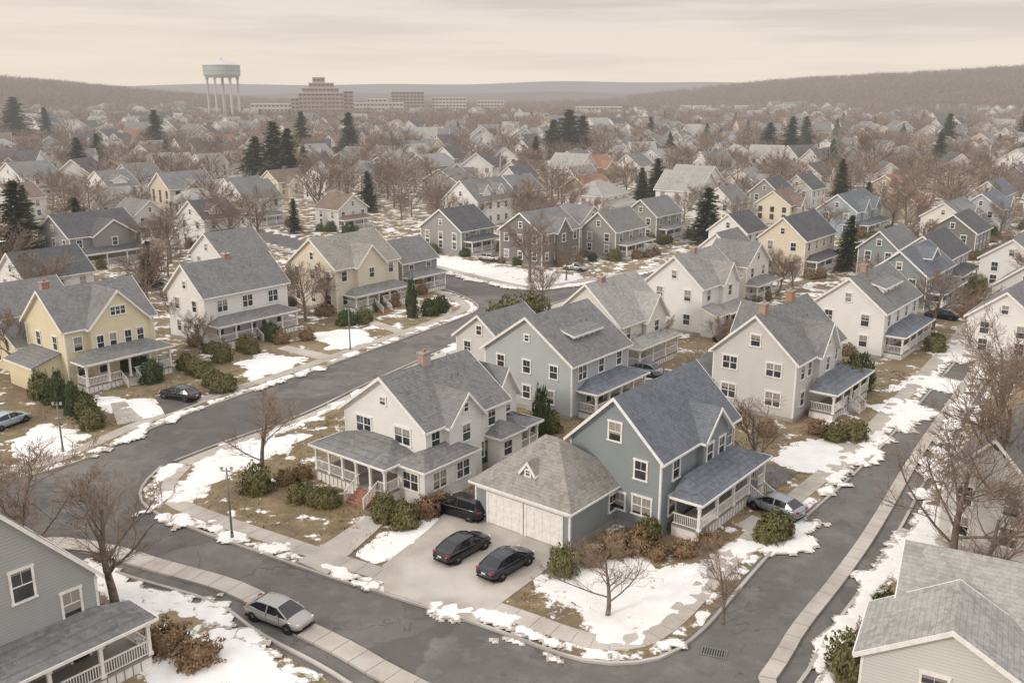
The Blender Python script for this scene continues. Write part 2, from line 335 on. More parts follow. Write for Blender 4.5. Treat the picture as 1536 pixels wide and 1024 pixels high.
SDEP=[]
def snow_field(mb,fn,bb,z,h,step=.2,grow=.0):
    x0,x1,y0,y1=bb; gx=np.arange(x0,x1,step); gy=np.arange(y0,y1,step); GX,GY=np.meshgrid(gx,gy); Q=np.stack([GX.ravel(),GY.ravel()],1); d=fn(Q)+grow
    hh=np.full(len(Q),-1.); vz=np.full(len(Q),-.07); dep=np.zeros(len(Q))
    for i in np.where(d>-1.9)[0]:
        x,y=Q[i]
        n=noise.noise((x*.45,y*.45,3.1))*1.2+noise.noise((x*1.5,y*1.5,7.7))*.6+noise.noise((x*3.4,y*3.4,1.2))*.24
        e=d[i]*.9+n-.02; hh[i]=e*.12; dep[i]=min(1,max(0,e*1.6)); vz[i]=max(-.07,min(e*.12,h*(.8+.5*noise.noise((x*.9,y*.9,5.)))))
    n0=len(mb.v); mb.v+= [(x,y,z+k) for (x,y),k in zip(Q.tolist(),vz.tolist())]; SDEP.extend(dep.tolist()); W=len(gx); H=hh.reshape(len(gy),W)
    mx=np.maximum(np.maximum(H[:-1,:-1],H[:-1,1:]),np.maximum(H[1:,1:],H[1:,:-1]))
    for j,i in zip(*np.where(mx>.0)):
        a=int(j)*W+int(i); mb.f.append((n0+a,n0+a+1,n0+a+W+1,n0+a+W)); mb.m.append(0)
sm=MB()
for k,(pl,z) in SN.items():
    if k in('q',): continue
    xsn=[p[0] for p in pl]; ysn=[p[1] for p in pl]
    snow_field(sm,lambda Q,pl=pl: sdist(Q,pl),(min(xsn)-1.8,max(xsn)+1.8,min(ysn)-1.8,max(ysn)+1.8),z,.07,.2 if min(ysn)<85 else .4,.28)
def seg_d(p,w):
    p=np.array([tuple(q) for q in p])
    def f(Q):
        d=np.full(len(Q),1e9)
        for a,b in zip(p,p[1:]):
            e=b-a; t=np.clip(((Q-a)@e)/(e@e),0,1); d=np.minimum(d,np.hypot(*(Q-a-t[:,None]*e).T))
        return w-d
    return f
def bank(pts,w,z=.165,step=.2,h=.05):
    ax=[q[0] for q in pts]; ay=[q[1] for q in pts]; snow_field(sm,seg_d(pts,w),(min(ax)-2,max(ax)+2,min(ay)-2,max(ay)+2),z,h,step)
bank([(-28.2,66.9),(-22.8,64.2),(-17,60.8)],.5); bank([(-16.4,60.4),(-12,57.8),(-9,56.1)],.4); bank([(-4.6,53.5),(-.5,51.2),(3,48.8)],.65)
bank([(-5.8,53.3),(-1.5,50.7),(2.6,47.8)],.1,.05); bank([(6,47.9),(9.6,49.1)],.25)
bank([(-27.2,77),(-21.2,86.2),(-16,97)],.5); bank([(-30.2,72),(-29.4,76.5)],.5); bank([(18.5,61.6),(23.3,68)],.45); bank([(26,71.4),(33,80.7),(40,90.7)],.5,.165,.35)
bank([(-37.4,79),(-35.8,86),(-30.9,95),(-24.4,104)],.35,.165,.3); bank([(-23.4,106),(-16.8,117.5),(-9.4,130)],.35,.165,.35); bank([(17.2,44.8),(20.3,50.4),(25.3,57.5),(31.3,66)],.45)
bank([(-9.5,112),(-1.5,126),(5,138)],.3,.165,.4); bank([(-26,55.4),(-19.6,53.0),(-16.6,50.2),(-11.4,46.2)],.4); bank([(14,57.4),(17,61.6)],.4)
bank([(19.5,47.5),(23,52.5),(27.5,58.5),(34,68)],.3)
bank([(45,97.5),(52,108),(64,125)],.45,.165,.45); bank([(33,70),(46,91.5),(60,112)],.5,.165,.45); bank([(-27,182),(-15,169.5),(-7,159.5),(0,152.5)],.4,.165,.5); bank([(4,150.6),(12,156),(24,166)],.4,.165,.5)
sme=sm.mesh('snow',[SNOW],True); sme.attributes.new('depth','FLOAT','POINT').data.foreach_set('value',np.array(SDEP,dtype=np.float32)); add('snow',sme,kind='stuff')

# ------------------------------------------------------------------ houses
def wallbox(w,x0,x1,y0,y1,z0,z1):
    w.poly([(x0,y0,z0),(x1,y0,z0),(x1,y0,z1),(x0,y0,z1)]); w.poly([(x1,y0,z0),(x1,y1,z0),(x1,y1,z1),(x1,y0,z1)])
    w.poly([(x1,y1,z0),(x0,y1,z0),(x0,y1,z1),(x1,y1,z1)]); w.poly([(x0,y1,z0),(x0,y0,z0),(x0,y0,z1),(x0,y1,z1)])
def vol(w,r,t,x0,x1,y0,y1,z0,h,kind,rise,ov=.38):
    z=z0+h; wallbox(w,x0,x1,y0,y1,z0,z); T=.16
    if kind in('x','y'):
        if kind=='x': Pf=lambda a,b,c:(a,b,c); a0,a1,b0,b1=x0,x1,y0,y1
        else: Pf=lambda a,b,c:(b,a,c); a0,a1,b0,b1=y0,y1,x0,x1
        bm=(b0+b1)/2; sl=rise/((b1-b0)/2); zr=z+rise
        for a in(a0,a1): w.poly([Pf(a,b0,z),Pf(a,b1,z),Pf(a,bm,zr)])
        A0,A1=a0-ov,a1+ov
        for sgn,be in((-1,b0),(1,b1)):
            bo=be+sgn*ov; ze=z-ov*sl
            top=[Pf(A0,bo,ze+T),Pf(A1,bo,ze+T),Pf(A1,bm,zr+T),Pf(A0,bm,zr+T)]; bot=[Pf(A0,bo,ze),Pf(A1,bo,ze),Pf(A1,bm,zr),Pf(A0,bm,zr)]
            r.poly(top); t.poly(bot)
            lo,hi=sorted((bo,bo+sgn*.07)); c=[Pf(A0,lo,ze-.04),Pf(A1,hi,ze+T-.02)]
            t.box(min(c[0][0],c[1][0]),max(c[0][0],c[1][0]),min(c[0][1],c[1][1]),max(c[0][1],c[1][1]),ze-.04,ze+T-.02)
            for A,dA in((A0,-.06),(A1,.06)):
                q=[(bo,ze-.12),(bm,zr-.12),(bm,zr+T+.015),(bo,ze+T+.015)]
                f=[Pf(A+dA,b_,c_) for b_,c_ in q]; g=[Pf(A,b_,c_) for b_,c_ in q]
                t.poly(f); t.poly(g); t.poly([f[3],f[2],g[2],g[3]]); t.poly([f[0],f[1],g[1],g[0]])
    elif kind=='hip':
        lx,ly=x1-x0,y1-y0; hs=min(lx,ly)/2; X0,X1,Y0,Y1=x0-ov,x1+ov,y0-ov,y1+ov; zr=z+rise
        if lx>=ly: A=((x0+hs),(y0+y1)/2,zr); B=((x1-hs),(y0+y1)/2,zr)
        else: A=((x0+x1)/2,y0+hs,zr); B=((x0+x1)/2,y1-hs,zr)
        c=[(X0,Y0,z),(X1,Y0,z),(X1,Y1,z),(X0,Y1,z)]
        if lx>=ly:
            r.poly([c[0],c[1],B,A]); r.poly([c[1],c[2],B]); r.poly([c[2],c[3],A,B]); r.poly([c[3],c[0],A])
        else:
            r.poly([c[0],c[1],A]); r.poly([c[1],c[2],B,A]); r.poly([c[2],c[3],B]); r.poly([c[3],c[0],A,B])
        for a,b_ in((0,1),(1,2),(2,3),(3,0)): t.beam((c[a][0],c[a][1],z-.07),(c[b_][0],c[b_][1],z-.07),.08,.16)
        t.poly([(X0,Y0,z-.03),(X1,Y0,z-.03),(X1,Y1,z-.03),(X0,Y1,z-.03)])
    elif kind=='shedS':
        sl=rise/(y1-y0); ze=z-ov*sl; zr=z+rise
        r.poly([(x0-ov,y0-ov,ze+T),(x1+ov,y0-ov,ze+T),(x1+ov,y1,zr+T),(x0-ov,y1,zr+T)]); t.poly([(x0-ov,y0-ov,ze),(x1+ov,y0-ov,ze),(x1+ov,y1,zr),(x0-ov,y1,zr)])
        t.box(x0-ov,x1+ov,y0-ov-.06,y0-ov,ze-.04,ze+T-.01)
        for xx in(x0,x1): w.poly([(xx,y0,z),(xx,y1,z),(xx,y1,zr)])
        for xx in(x0-ov,x1+ov): t.poly([(xx,y0-ov,ze-.04),(xx,y1,zr-.04),(xx,y1,zr+T),(xx,y0-ov,ze+T)])
    elif kind=='shedW':
        sl=rise/(x1-x0); ze=z-ov*sl; zr=z+rise
        r.poly([(x0-ov,y0-ov,ze+T),(x0-ov,y1+ov,ze+T),(x1,y1+ov,zr+T),(x1,y0-ov,zr+T)]); t.poly([(x0-ov,y0-ov,ze),(x0-ov,y1+ov,ze),(x1,y1+ov,zr),(x1,y0-ov,zr)])
        t.box(x0-ov-.06,x0-ov,y0-ov,y1+ov,ze-.04,ze+T-.01)
        for yy in(y0,y1): w.poly([(x0,yy,z),(x1,yy,z),(x1,yy,zr)])
WCACHE={}
def winmeshes(w,h,split):
    k=(round(w,2),round(h,2),split)
    if k in WCACHE: return WCACHE[k]
    g=MB(); g.poly([(-w/2,-.012,-h/2),(w/2,-.012,-h/2),(w/2,-.012,h/2),(-w/2,-.012,h/2)])
    f=MB(); e=.13; f.box(-w/2-e,-w/2,-.08,0,-h/2,h/2); f.box(w/2,w/2+e,-.08,0,-h/2,h/2); f.box(-w/2-e-.04,w/2+e+.04,-.1,0,h/2,h/2+e+.03); f.box(-w/2-e-.05,w/2+e+.05,-.13,0,-h/2-.1,-h/2)
    f.box(-w/2,w/2,-.05,-.014,-.03,.03)
    for i in range(1,split): x=-w/2+w*i/split; f.box(x-.05,x+.05,-.07,-.014,-h/2,-.03); f.box(x-.05,x+.05,-.07,-.014,.03,h/2)
    for i in range(split): x=-w/2+w*(i+.5)/split; f.box(x-.012,x+.012,-.03,-.014,.03,h/2)
    both=MB(); both.v=list(g.v);both.f=list(g.f);both.m=[1]; n=len(both.v); both.v+=f.v; both.f+=[tuple(q+n for q in ff) for ff in f.f]; both.m+=[0]*len(f.f)
    WCACHE[k]=(g.mesh('window_pane',[GLASS]),f.mesh('window_frame',[TRIM]),both.mesh('window',[TRIM,GLASS])); return WCACHE[k]
def place(face,c,pos,z):
    return ((pos,c,z),0) if face=='S' else ((c,pos,z),-math.pi/2)
def window(par,face,c,pos,z,w=.9,h=1.4,split=1,fine=False):
    g,f,bo=winmeshes(w,h,split); loc,rz=place(face,c,pos,z)
    if fine:
        o=add('window',g,par,loc,rz); add('frame',f,o)
    else: add('window',bo,par,loc,rz)
DCACHE={}
def door(par,face,c,pos,z0,m=None,w=.95,h=2.1):
    m=m or DOORD
    if m.name not in DCACHE:
        a=MB(); a.box(-w/2,w/2,-.05,0,0,h,1); a.box(-w/2-.14,-w/2,-.09,0,0,h); a.box(w/2,w/2+.14,-.09,0,0,h); a.box(-w/2-.18,w/2+.18,-.11,0,h,h+.2)
        a.box(-.3,.3,-.065,-.052,1.15,1.9,2); a.box(-.32,-.05,-.065,-.052,.2,.9,1); a.box(.05,.32,-.065,-.052,.2,.9,1)
        DCACHE[m.name]=a.mesh('door',[TRIM,m,GLASS])
    loc,rz=place(face,c,pos,z0); add('door',DCACHE[m.name],par,loc,rz)
COLM={}
def colmesh(h):
    k=round(h,2)
    if k not in COLM:
        a=MB(); a.box(-.1,.1,-.1,.1,.18,h-.15); a.box(-.15,.15,-.15,.15,0,.18); a.box(-.15,.15,-.15,.15,h-.15,h); COLM[k]=a.mesh('column',[TRIM])
    return COLM[k]
def porch(par,face,c,a0,a1,depth=2.2,zf=.75,zl=2.95,zh=3.7,ncol=4,roofm=None,step=None,stepm=None,rail=True,hipl=True,hipr=True,sw=1.6,bal=.16,roof=True):
    if face=='S': e=add('porch',None,par,(a0,c,0),0)
    else: e=add('porch',None,par,(c,a1,0),-math.pi/2)
    L=a1-a0
    if step is not None and face=='W': step=a1-step
    elif step is not None: step=step-a0
    f=MB(); f.box(0,L,-depth,0,zf-.12,zf,1); f.box(.05,L-.05,-depth+.06,-.0,0,zf-.12,0)
    for i in range(int(L/.5)): f.box(.15+i*.5,.2+i*.5,-depth+.03,-depth+.06,.05,zf-.14,1)
    add('floor',f.mesh('floor',[TRIM,WOOD]),e)
    if roof:
        o=.35; r=MB(); il=depth+o if hipl else 0; ir=depth+o if hipr else 0
        il*=.75; ir*=.75; ol=o; orr=o
        b0=(-ol+il*1.0,0,zh) if hipl else (-ol,0,zh); b1=(L+orr-ir,0,zh) if hipr else (L+orr,0,zh)
        f0=(-ol,-depth-o,zl);f1=(L+orr,-depth-o,zl); w0=(-ol,0,zl);w1=(L+orr,0,zl)
        r.poly([f0,f1,b1,b0]); r.poly([f0,b0,w0]); r.poly([f1,w1,b1]); add('roof',r.mesh('roof',[roofm]),e)
        t=MB(); t.poly([f0,f1,w1,w0]); 
        for k in range(len(t.v)): t.v[k]=(t.v[k][0],t.v[k][1],t.v[k][2]-.02)
        t.box(-ol,L+orr,-depth-o-.07,-depth-o,zl-.14,zl+.03); t.box(-ol-.07,-ol,-depth-o,0,zl-.14,zl+.03); t.box(L+orr,L+orr+.07,-depth-o,0,zl-.14,zl+.03)
        t.box(0,L,-depth,-depth+.2,zl-.38,zl-.03); t.box(0,.2,-depth+.2,-.02,zl-.38,zl-.03); t.box(L-.2,L,-depth+.2,-.02,zl-.38,zl-.03); add('beam',t.mesh('beam',[TRIM]),e)
    ch=(zl-.38)-zf; us=[.1+(L-.2)*i/(ncol-1) for i in range(ncol)]
    for u in us: add('column',colmesh(ch),e,(u,-depth+.1,zf))
    if rail:
        q=MB()
        def run(p0,p1):
            p0=Vector(p0);p1=Vector(p1); q.beam(p0+Vector((0,0,.9)),p1+Vector((0,0,.9)),.09,.07); q.beam(p0+Vector((0,0,.12)),p1+Vector((0,0,.12)),.07,.05)
            n=max(2,int((p1-p0).length/bal)); 
            for i in range(1,n): p=p0.lerp(p1,i/n); q.box(p.x-.02,p.x+.02,p.y-.02,p.y+.02,zf+.12,zf+.9)
        y=-depth+.1
        if step is None: segs=[(0.1,L-.1)]
        else: segs=[(0.1,step-sw/2),(step+sw/2,L-.1)]
        for s0,s1 in segs:
            if s1-s0>.4: run((s0,y,zf),(s1,y,zf))
        run((.1,y,zf),(.1,-.05,zf)); run((L-.1,y,zf),(L-.1,-.05,zf)); add('railing',q.mesh('railing',[TRIM]),e)
    if step is not None:
        s=MB(); n=max(3,int(zf/.18)); 
        for i in range(n): 
            zt=zf-(i+1)*zf/(n+1); s.box(step-sw/2,step+sw/2,-depth-.3*(i+1),-depth-.3*i,0,zt)
        add('steps',s.mesh('steps',[stepm or CONC]),e)
        for sx in(-1,1):
            q=MB(); x=step+sx*(sw/2+.05); q.beam((x,-depth,zf+.85),(x,-depth-.3*n,.95),.06,.07); q.box(x-.05,x+.05,-depth-.3*n-.05,-depth-.3*n+.05,0,1.0)
            for i in range(1,n*2): tt=i/(n*2); y=-depth-.3*n*tt; q.box(x-.018,x+.018,y-.018,y+.018,max(.05,zf*(1-tt)),zf+.85-(zf-.1)*tt)
            add('handrail',q.mesh('handrail',[TRIM]),e)
    return e
LABW={'white':'white','warmwhite':'off-white','cream':'cream','yellow':'pale yellow','beige':'beige','lightgrey':'light grey','midgrey':'grey','grey':'grey','darkgrey':'dark grey','bluegrey':'blue-grey','paleblue':'pale blue-grey','blue':'light blue','green':'sage green','tan':'tan'}
LABR={'grey':'grey','lightgrey':'light grey','tan':'weathered tan','blue':'slate blue','dark':'charcoal','brown':'brown','rust':'rust-brown','pale':'pale grey'}
HPOS=[]
def house(x,y,ly,lx,h,wall='white',roof='grey',axis='x',rise=3.6,extra=(),wins=(),porches=(),chim=(),doors=(),yaw=YAW,fine=False,label=None,auto=True,name='house',dz=0.1,ov=.38):
    e=add(name,None,None,(x,y,dz),yaw); 
    if label is None: label='%s clapboard house with %s shingle roof%s'%(LABW[wall],LABR[roof],' and front porch' if porches else ' and gabled walls')
    e['label']=label; e['category']='house'; e['group']='houses in the neighbourhood'
    w,r,t=MB(),MB(),MB()
    vol(w,r,t,0,lx,0,ly,0,h,axis,rise,ov)
    for ex in extra: vol(w,r,t,*ex)
    for cx,cy in((0,0),(0,ly),(lx,0)):
        t.box(cx-.03,cx+.12 if cx==0 else cx+.03,cy-.03 if cy==0 else cy-.12,cy+.12 if cy==0 else cy+.03,.4,h-.25) if cx==0 else t.box(cx-.12,cx+.03,cy-.03,cy+.12,.4,h-.25)
    w.box(-.03,lx+.03,-.03,ly+.03,-.1,.42,1)
    add('wall',w.mesh('wall',[WM(wall),FOUND]),e); ro=add('roof',r.mesh('roof',[RM(roof)]),e); add('trim',t.mesh('trim',[TRIM]),e)
    for (cx,cy,ztop) in chim:
        c=MB(); c.box(cx-.45,cx+.45,cy-.35,cy+.35,ztop-2.6,ztop-.15); c.box(cx-.52,cx+.52,cy-.42,cy+.42,ztop-.15,ztop,1); c.box(cx-.15,cx+.15,cy-.12,cy+.12,ztop,ztop+.25,0); add('chimney',c.mesh('chimney',[BRICK,FOUND]),ro)
    if fine and axis in('x','y') and h>4:
        for q in(.62,.7):
            c=MB()
            if axis=='x': px,py,pz=lx*q,ly*.30,h+rise*.60
            else: px,py,pz=lx*.70,ly*q,h+rise*.60
            c.tube((px,py,pz-.1),(px,py,pz+.55),.06,.06,8,0,True); add('vent_pipe',c.mesh('vent_pipe',[STEEL]),ro)
    for wi in wins: window(e,*wi[:4],*(wi[4:] if len(wi)>4 else ()),fine=fine)
    if auto:
        nS=max(2,int(lx/3.0)); nW=max(2,int(ly/3.2))
        two=h>4.2
        for i in range(nS):
            px=lx*(i+.5)/nS
            if two: window(e,'S',0,px,h-1.35,.95,1.4)
            window(e,'S',0,px,1.95,.95,1.4)
        for i in range(nW):
            py=ly*(i+.5)/nW
            if two: window(e,'W',0,py,h-1.35,.95,1.4)
            window(e,'W',0,py,1.95,.95,1.4)
        if axis=='x' and ly>6: window(e,'W',0,ly/2,h+rise*.35,.7,1.0)
        if axis=='y' and lx>6: window(e,'S',0,lx/2,h+rise*.35,.7,1.0)
        for ex in extra:
            if ex[6]=='y' and ex[5]>3: window(e,'S',ex[2],(ex[0]+ex[1])/2,h-1.35,.95,1.4)
            if ex[6]=='shedS' and ex[4]>3:
                for q in (.28,.72): window(e,'S',ex[2],ex[0]+(ex[1]-ex[0])*q,ex[4]+ex[5]*.5+.1,.7,.75)
    for p in porches: porch(e,p[0],p[1],p[2],p[3],roofm=RM(p[5].pop('rc') if len(p)>5 and 'rc' in p[5] else roof),depth=p[4],**(p[5] if len(p)>5 else {}))
    for d in doors: door(e,*d)
    c=e.location+RV*lx/2+LV*ly/2; HPOS.append((c.x,c.y,max(lx,ly)/2+1.5)); return e

house(-6.9,70.1,9.6,10.2,5.7,'white','grey','x',3.4,extra=[(2.2,6.2,-.6,5,0,5.7,'y',2.1),(10.2,13.2,1.2,8,0,5.5,'y',2.3),(-1.9,4.2,-1.6,1.4,0,3.2,'hip',.9),(7.6,10.6,-1.5,1.2,0,3.1,'hip',.9)],
 wins=[('W',0,2.6,4.55,1.7,1.35,2),('W',0,7.2,4.55,1.7,1.35,2),('W',0,4.8,7.1,.6,.6),('S',0,1.1,4.5,.95,1.4),('S',-.6,4.2,4.4,.95,1.4),('S',-.6,4.2,6.6,.5,.7),('S',0,8.2,4.5,.95,1.4),
 ('W',-1.9,-.1,1.95,1.6,1.4,2),('S',-1.6,-.2,1.95,1.5,1.4,2),('S',-1.6,2.6,1.95,1.5,1.4,2),('S',0,6.6,1.95,.95,1.4),('S',-1.5,8.6,1.9,1.1,1.3),('W',0,2.6,2.1,1.5,1.5,2),('W',0,8.2,2.1,.95,1.5),('S',1.2,11.8,4.4,.95,1.3),('S',1.2,11.8,1.95,.95,1.3)],
 porches=[('W',0,1.2,9.6,3.5,dict(ncol=6,step=3.2,stepm=BRKSTEP,sw=2.1,zf=.95,zl=3.25,zh=4.1,bal=.15)),('S',1.2,10.8,13.4,2.4,dict(ncol=3,zl=3.0,zh=3.6))],
 chim=[(5.0,4.8,10.2)],doors=[('W',0,4.9,.95,DOORD),('S',0,7.2,.5)],fine=True,auto=False,label='white clapboard house with wraparound porch and brick steps')
house(10.8,62.7,8.0,12.0,6.2,'bluegrey','blue','x',3.8,extra=[(5.6,9.6,-.5,4,0,6.2,'y',1.9)],
 wins=[('W',0,4.0,7.4,1.0,1.4),('W',0,1.7,4.9,.95,1.4),('W',0,1.5,2.1,1.5,1.4,2),('W',0,3.4,2.0,.8,1.3),('S',0,2.2,4.75,.95,1.5),('S',-.5,6.6,4.75,.95,1.5),('S',-.5,8.6,4.75,.95,1.5),('S',0,10.9,4.75,.95,1.5),('S',0,1.8,2.1,1.0,1.5),('S',0,4.6,2.1,1.0,1.5),('S',0,10,2.1,1.0,1.5)],
 porches=[('S',-.5,.9,12.2,2.3,dict(ncol=5,step=10.2,zf=.95,zl=3.25,zh=4.2,hipl=True,bal=.15))],doors=[('S',-.0,7.4,.95,DOORR)],fine=True,auto=False,label='blue-grey clapboard house with steep slate roof and side porch')
g=house(4.1,60.4,8.8,7.6,3.2,'bluegrey','tan','hip',3.5,extra=[(1.0,3.2,3.9,5.1,4.05,.55,'x',.75,.15)],wins=[('S',0,5.6,1.9,1.0,1.3),('W',1.0,4.5,4.6,.35,.4)],auto=False,fine=True,label='attached two-bay garage with weathered tan hipped roof',name='garage'); g['category']='garage'; g['group']='garages'
gd=MB(); gd.box(-1.55,1.55,-.06,-.02,.05,2.35)
for k in range(4):
    for j in range(4): gd.box(-1.42+j*.74,-.82+j*.74,-.085,-.06,.15+k*.56,.58+k*.56)
gdm=gd.mesh('garage_door',[TRIM]); gf=MB(); gf.box(-1.75,-1.55,-.1,0,0,2.55); gf.box(1.55,1.75,-.1,0,0,2.55); gf.box(-1.55,1.55,-.1,0,2.35,2.55); gfm=gf.mesh('frame',[TRIM])
for yy in(2.3,5.9):
    o=add('garage_door',gdm,g,(0,yy,.1),-math.pi/2); add('frame',gfm,o)
gt=MB(); gt.box(-.12,-.02,.1,8.7,2.75,3.1); add('header_board',gt.mesh('header_board',[TRIM]),g)
house(27.8,87.3,8.9,12.6,6.2,'lightgrey','grey','x',4.0,extra=[(4.6,9.0,-.6,5,0,6.2,'y',2.7),(-.5,4.2,8.9,13.2,0,2.8,'x',1.5),(9.4,13.4,4,11,0,6,'y',2.6)],
 wins=[('W',0,4.4,7.7,.95,1.1),('W',0,2.3,5.0,1.5,1.3,2),('W',0,7,5.0,1.5,1.3,2),('W',0,2.2,2.0,1.5,1.4,2),('W',0,7.0,2.0,1.5,1.4,2),('S',0,1.6,4.8,.9,1.4),('S',0,3.4,4.8,.9,1.4),('S',-.6,6.8,4.7,.9,1.4),('S',-.6,6.8,7.2,.6,.9),('S',0,10.6,4.8,.9,1.4),('W',-.5,11,1.7,2.2,1.1,3),('S',0,2.0,2.0,.9,1.4),('S',0,5.5,2.0,.9,1.4)],
 porches=[('S',-.6,2.6,12.8,2.5,dict(ncol=5,step=7.6,zf=.8,rc='blue'))],chim=[(1.5,4.45,11.3),(8.6,4.6,11.4)],doors=[('S',-.0,7.6,.8)],fine=True,auto=False,label='light grey house with two brick chimneys and corner porch')
house(5.9,87.9,11.2,10.5,5.8,'paleblue','grey','x',3.9,extra=[(3.0,7.6,2.0,5,6.3,1.5,'shedS',.8)],
 wins=[('W',0,y_,4.6,.9,1.3) for y_ in(2.2,5.6,9)]+[('W',0,5.6,7.6,.5,.6)]+[('W',0,y_,1.9,.9,1.3) for y_ in(2.6,5.6)]+[('S',0,1.8,4.6,1.4,1.4,2),('S',0,5.2,4.6,.9,1.4),('S',0,8.6,4.6,.9,1.4),('S',2.0,4.3,7.15,.8,.8),('S',2.0,6.3,7.15,.8,.8),('S',0,3,1.95,.9,1.4),('S',0,7.5,1.95,.9,1.4)],
 porches=[('S',0,1.2,10.5,2.2,dict(ncol=5,rc='blue'))],doors=[('S',0,5.2,.75)],fine=True,auto=False)
house(12.5,104.5,9.5,10.5,5.6,'warmwhite','pale','x',4.2,extra=[(5,9.6,-.6,5,0,5.4,'y',2.7)],porches=[('S',-.6,1,10,1.6,dict(ncol=4))],chim=[(3,4.7,10.4)])
house(-1.0,100.5,7,8,4.6,'lightgrey','grey','x',2.6)
house(25.2,121,8.5,11.2,6.6,'white','lightgrey','x',3.7,extra=[(5,9,-.6,4,0,6.6,'y',2.4),(0,3,-2.2,0,0,3,'shedS',.9)],porches=[('S',-.6,3.4,11,2.0,dict(ncol=4))],chim=[(5,4.2,11)])
house(45.1,109.8,9.1,14,5.9,'white','grey','x',3.6,extra=[(4,10,1.6,4.5,6.3,1.7,'shedS',.8)],porches=[('S',0,1,13,2.2,dict(ncol=5,rc='blue'))],chim=[(5,4.6,10.6)])
house(60.9,134.5,8.3,14,5.4,'bluegrey','blue','x',3.3,extra=[(5,9,1.2,4,5.8,1.6,'y',1.2)],porches=[('S',0,1,13,2.2,dict(ncol=5))])
house(70,148,8.3,13,5.6,'lightgrey','dark','x',3.3,porches=[('S',0,1,12,2.0)])
house(36,141,7,8,5.8,'warmwhite','grey','y',3.0,porches=[('S',0,0,8,2.0)])
house(28,131,7.5,9,5.4,'cream','tan','x',3.0)
house(-48.6,97.9,9.0,10.6,6.7,'yellow','grey','x',3.7,extra=[(2.6,9.4,-.7,4.6,0,6.7,'y',3.5),(-1.2,5,9,16.5,0,3.6,'x',2.0),(-3.0,0,1.5,7.5,0,2.9,'shedW',.9)],
 wins=[('S',-.7,x_,4.7,.75,1.6) for x_ in(3.6,5.1,6.9,8.4)]+[('S',-.7,6,8.0,1.7,.9,3),('W',0,2.2,4.9,.9,1.5),('W',0,6.0,4.9,.9,1.5),('S',0,1.4,4.9,.9,1.5),('W',-1.2,11,1.9,.9,1.4),('W',-1.2,14,1.9,.9,1.4),('S',0,1.5,2.1,.9,1.6),('S',-.7,3.6,2.1,.9,1.6),('S',-.7,8.4,2.1,.9,1.6)],
 porches=[('S',-.7,.4,10.6,2.4,dict(ncol=5,step=5.2,zf=.8,zl=3.3,zh=4.2))],doors=[('S',-.7,6,.8)],chim=[(1,5.2,11.3)],fine=True,auto=False,label='pale yellow house with fan window and white railed porch')
house(-39.0,115.4,8.2,13.0,6.6,'white','grey','x',3.6,extra=[],wins=[('S',0,x_,5.0,1.5,1.5,2) for x_ in(2.6,6.5,10.6)]+[('W',0,2.2,5,.9,1.4),('W',0,6,5,.9,1.4),('W',0,4.1,7.6,.7,.9),('W',0,2.2,2,.9,1.4),('W',0,6,2,.9,1.4)]+[('S',0,x_,2.0,1.0,1.5) for x_ in(2,4.5,9,11.5)],
 porches=[('S',0,.4,12.8,2.2,dict(ncol=6,step=7,zf=.8,rc='grey'))],doors=[('S',0,7,.8)],chim=[(6.5,4.1,10.9)],fine=True,auto=False,label='white two-storey house with enclosed glazed front porch')
house(-25.6,133.4,10.4,12.6,6.8,'cream','tan','x',3.8,extra=[(3.6,9,-.8,5,0,6.8,'y',2.7)],porches=[('S',-.8,1,12.4,2.2,dict(ncol=6,step=5.5,stepm=BRKSTEP,zf=1.2,rc='grey'))],doors=[('S',0,5.5,1.2)])
house(-17.5,147,8,8,5.2,'grey','grey','x',3,porches=[('S',0,0,8,2)])
house(-80.6,168.9,12,14,5.8,'grey','dark','x',3.6,extra=[(4,12,-1.2,4,0,5.8,'y',2.6)],porches=[('S',-1.2,1,13,2.2)])
house(-63.1,191,9.5,8.5,6.2,'white','dark','x',3.4,extra=[(2,5,.8,4,6.5,1.4,'y',1.1)],porches=[('S',0,0,8.5,2)])
house(-62.3,219.4,10,10.3,7,'white','grey','x',3.8,porches=[('S',0,1,10,2)])
house(-82.7,204,9,8,5.2,'lightgrey','grey','y',3,porches=[('S',0,0,8,2)])
house(-112,262,14,9,5.6,'white','grey','x',4.0,extra=[(2,6,1,4,6,1.4,'y',1.2)])
house(-116,290,13,10,5.5,'white','grey','x',4); house(-124,333,12,9,6.3,'white','pale','x',3.6,porches=[('S',0,0,9,2)]); house(-112,345,10,10,5.5,'white','lightgrey','x',3.4)
house(-10,183,11,10,5,'grey','dark','x',3.8,porches=[('S',0,1,10,2)],label='grey gabled house with dark roof and corner porch')
house(-8,221,11,15,6.3,'white','grey','x',4.6,extra=[(3,6,1,5,6.8,1.5,'y',1.6),(8,11,1,5,6.8,1.5,'y',1.6)])
house(5.5,170,10,12,6.4,'darkgrey','grey','x',3.4,extra=[(4,8,-.6,4,0,6.4,'y',2.3)])
house(14,191,7,9,5.5,'lightgrey','grey','y',3,porches=[('S',0,0,9,2)]); house(20,179,8,11,5.5,'grey','grey','x',3.4,porches=[('S',0,1,11,2)])
house(31,200,8,11,5.7,'grey','grey','x',3.2,porches=[('S',0,1,11,2)]); house(53,225,8,9,5.6,'white','grey','x',3.4); house(69,243,8,10,6,'grey','dark','x',3.4,porches=[('S',0,0,10,2)])
house(82,257,9,10,5.5,'lightgrey','dark','x',3.6); house(51,161,8.5,14,6.6,'cream','dark','x',3.6,porches=[('S',0,1,13,2)]); house(76,206,9,17,5.9,'blue','blue','x',3.4,extra=[(3,7,-.5,4,0,5.9,'y',2.2),(10,14,-.5,4,0,5.9,'y',2.2)],porches=[('S',-.5,1,16,2)])
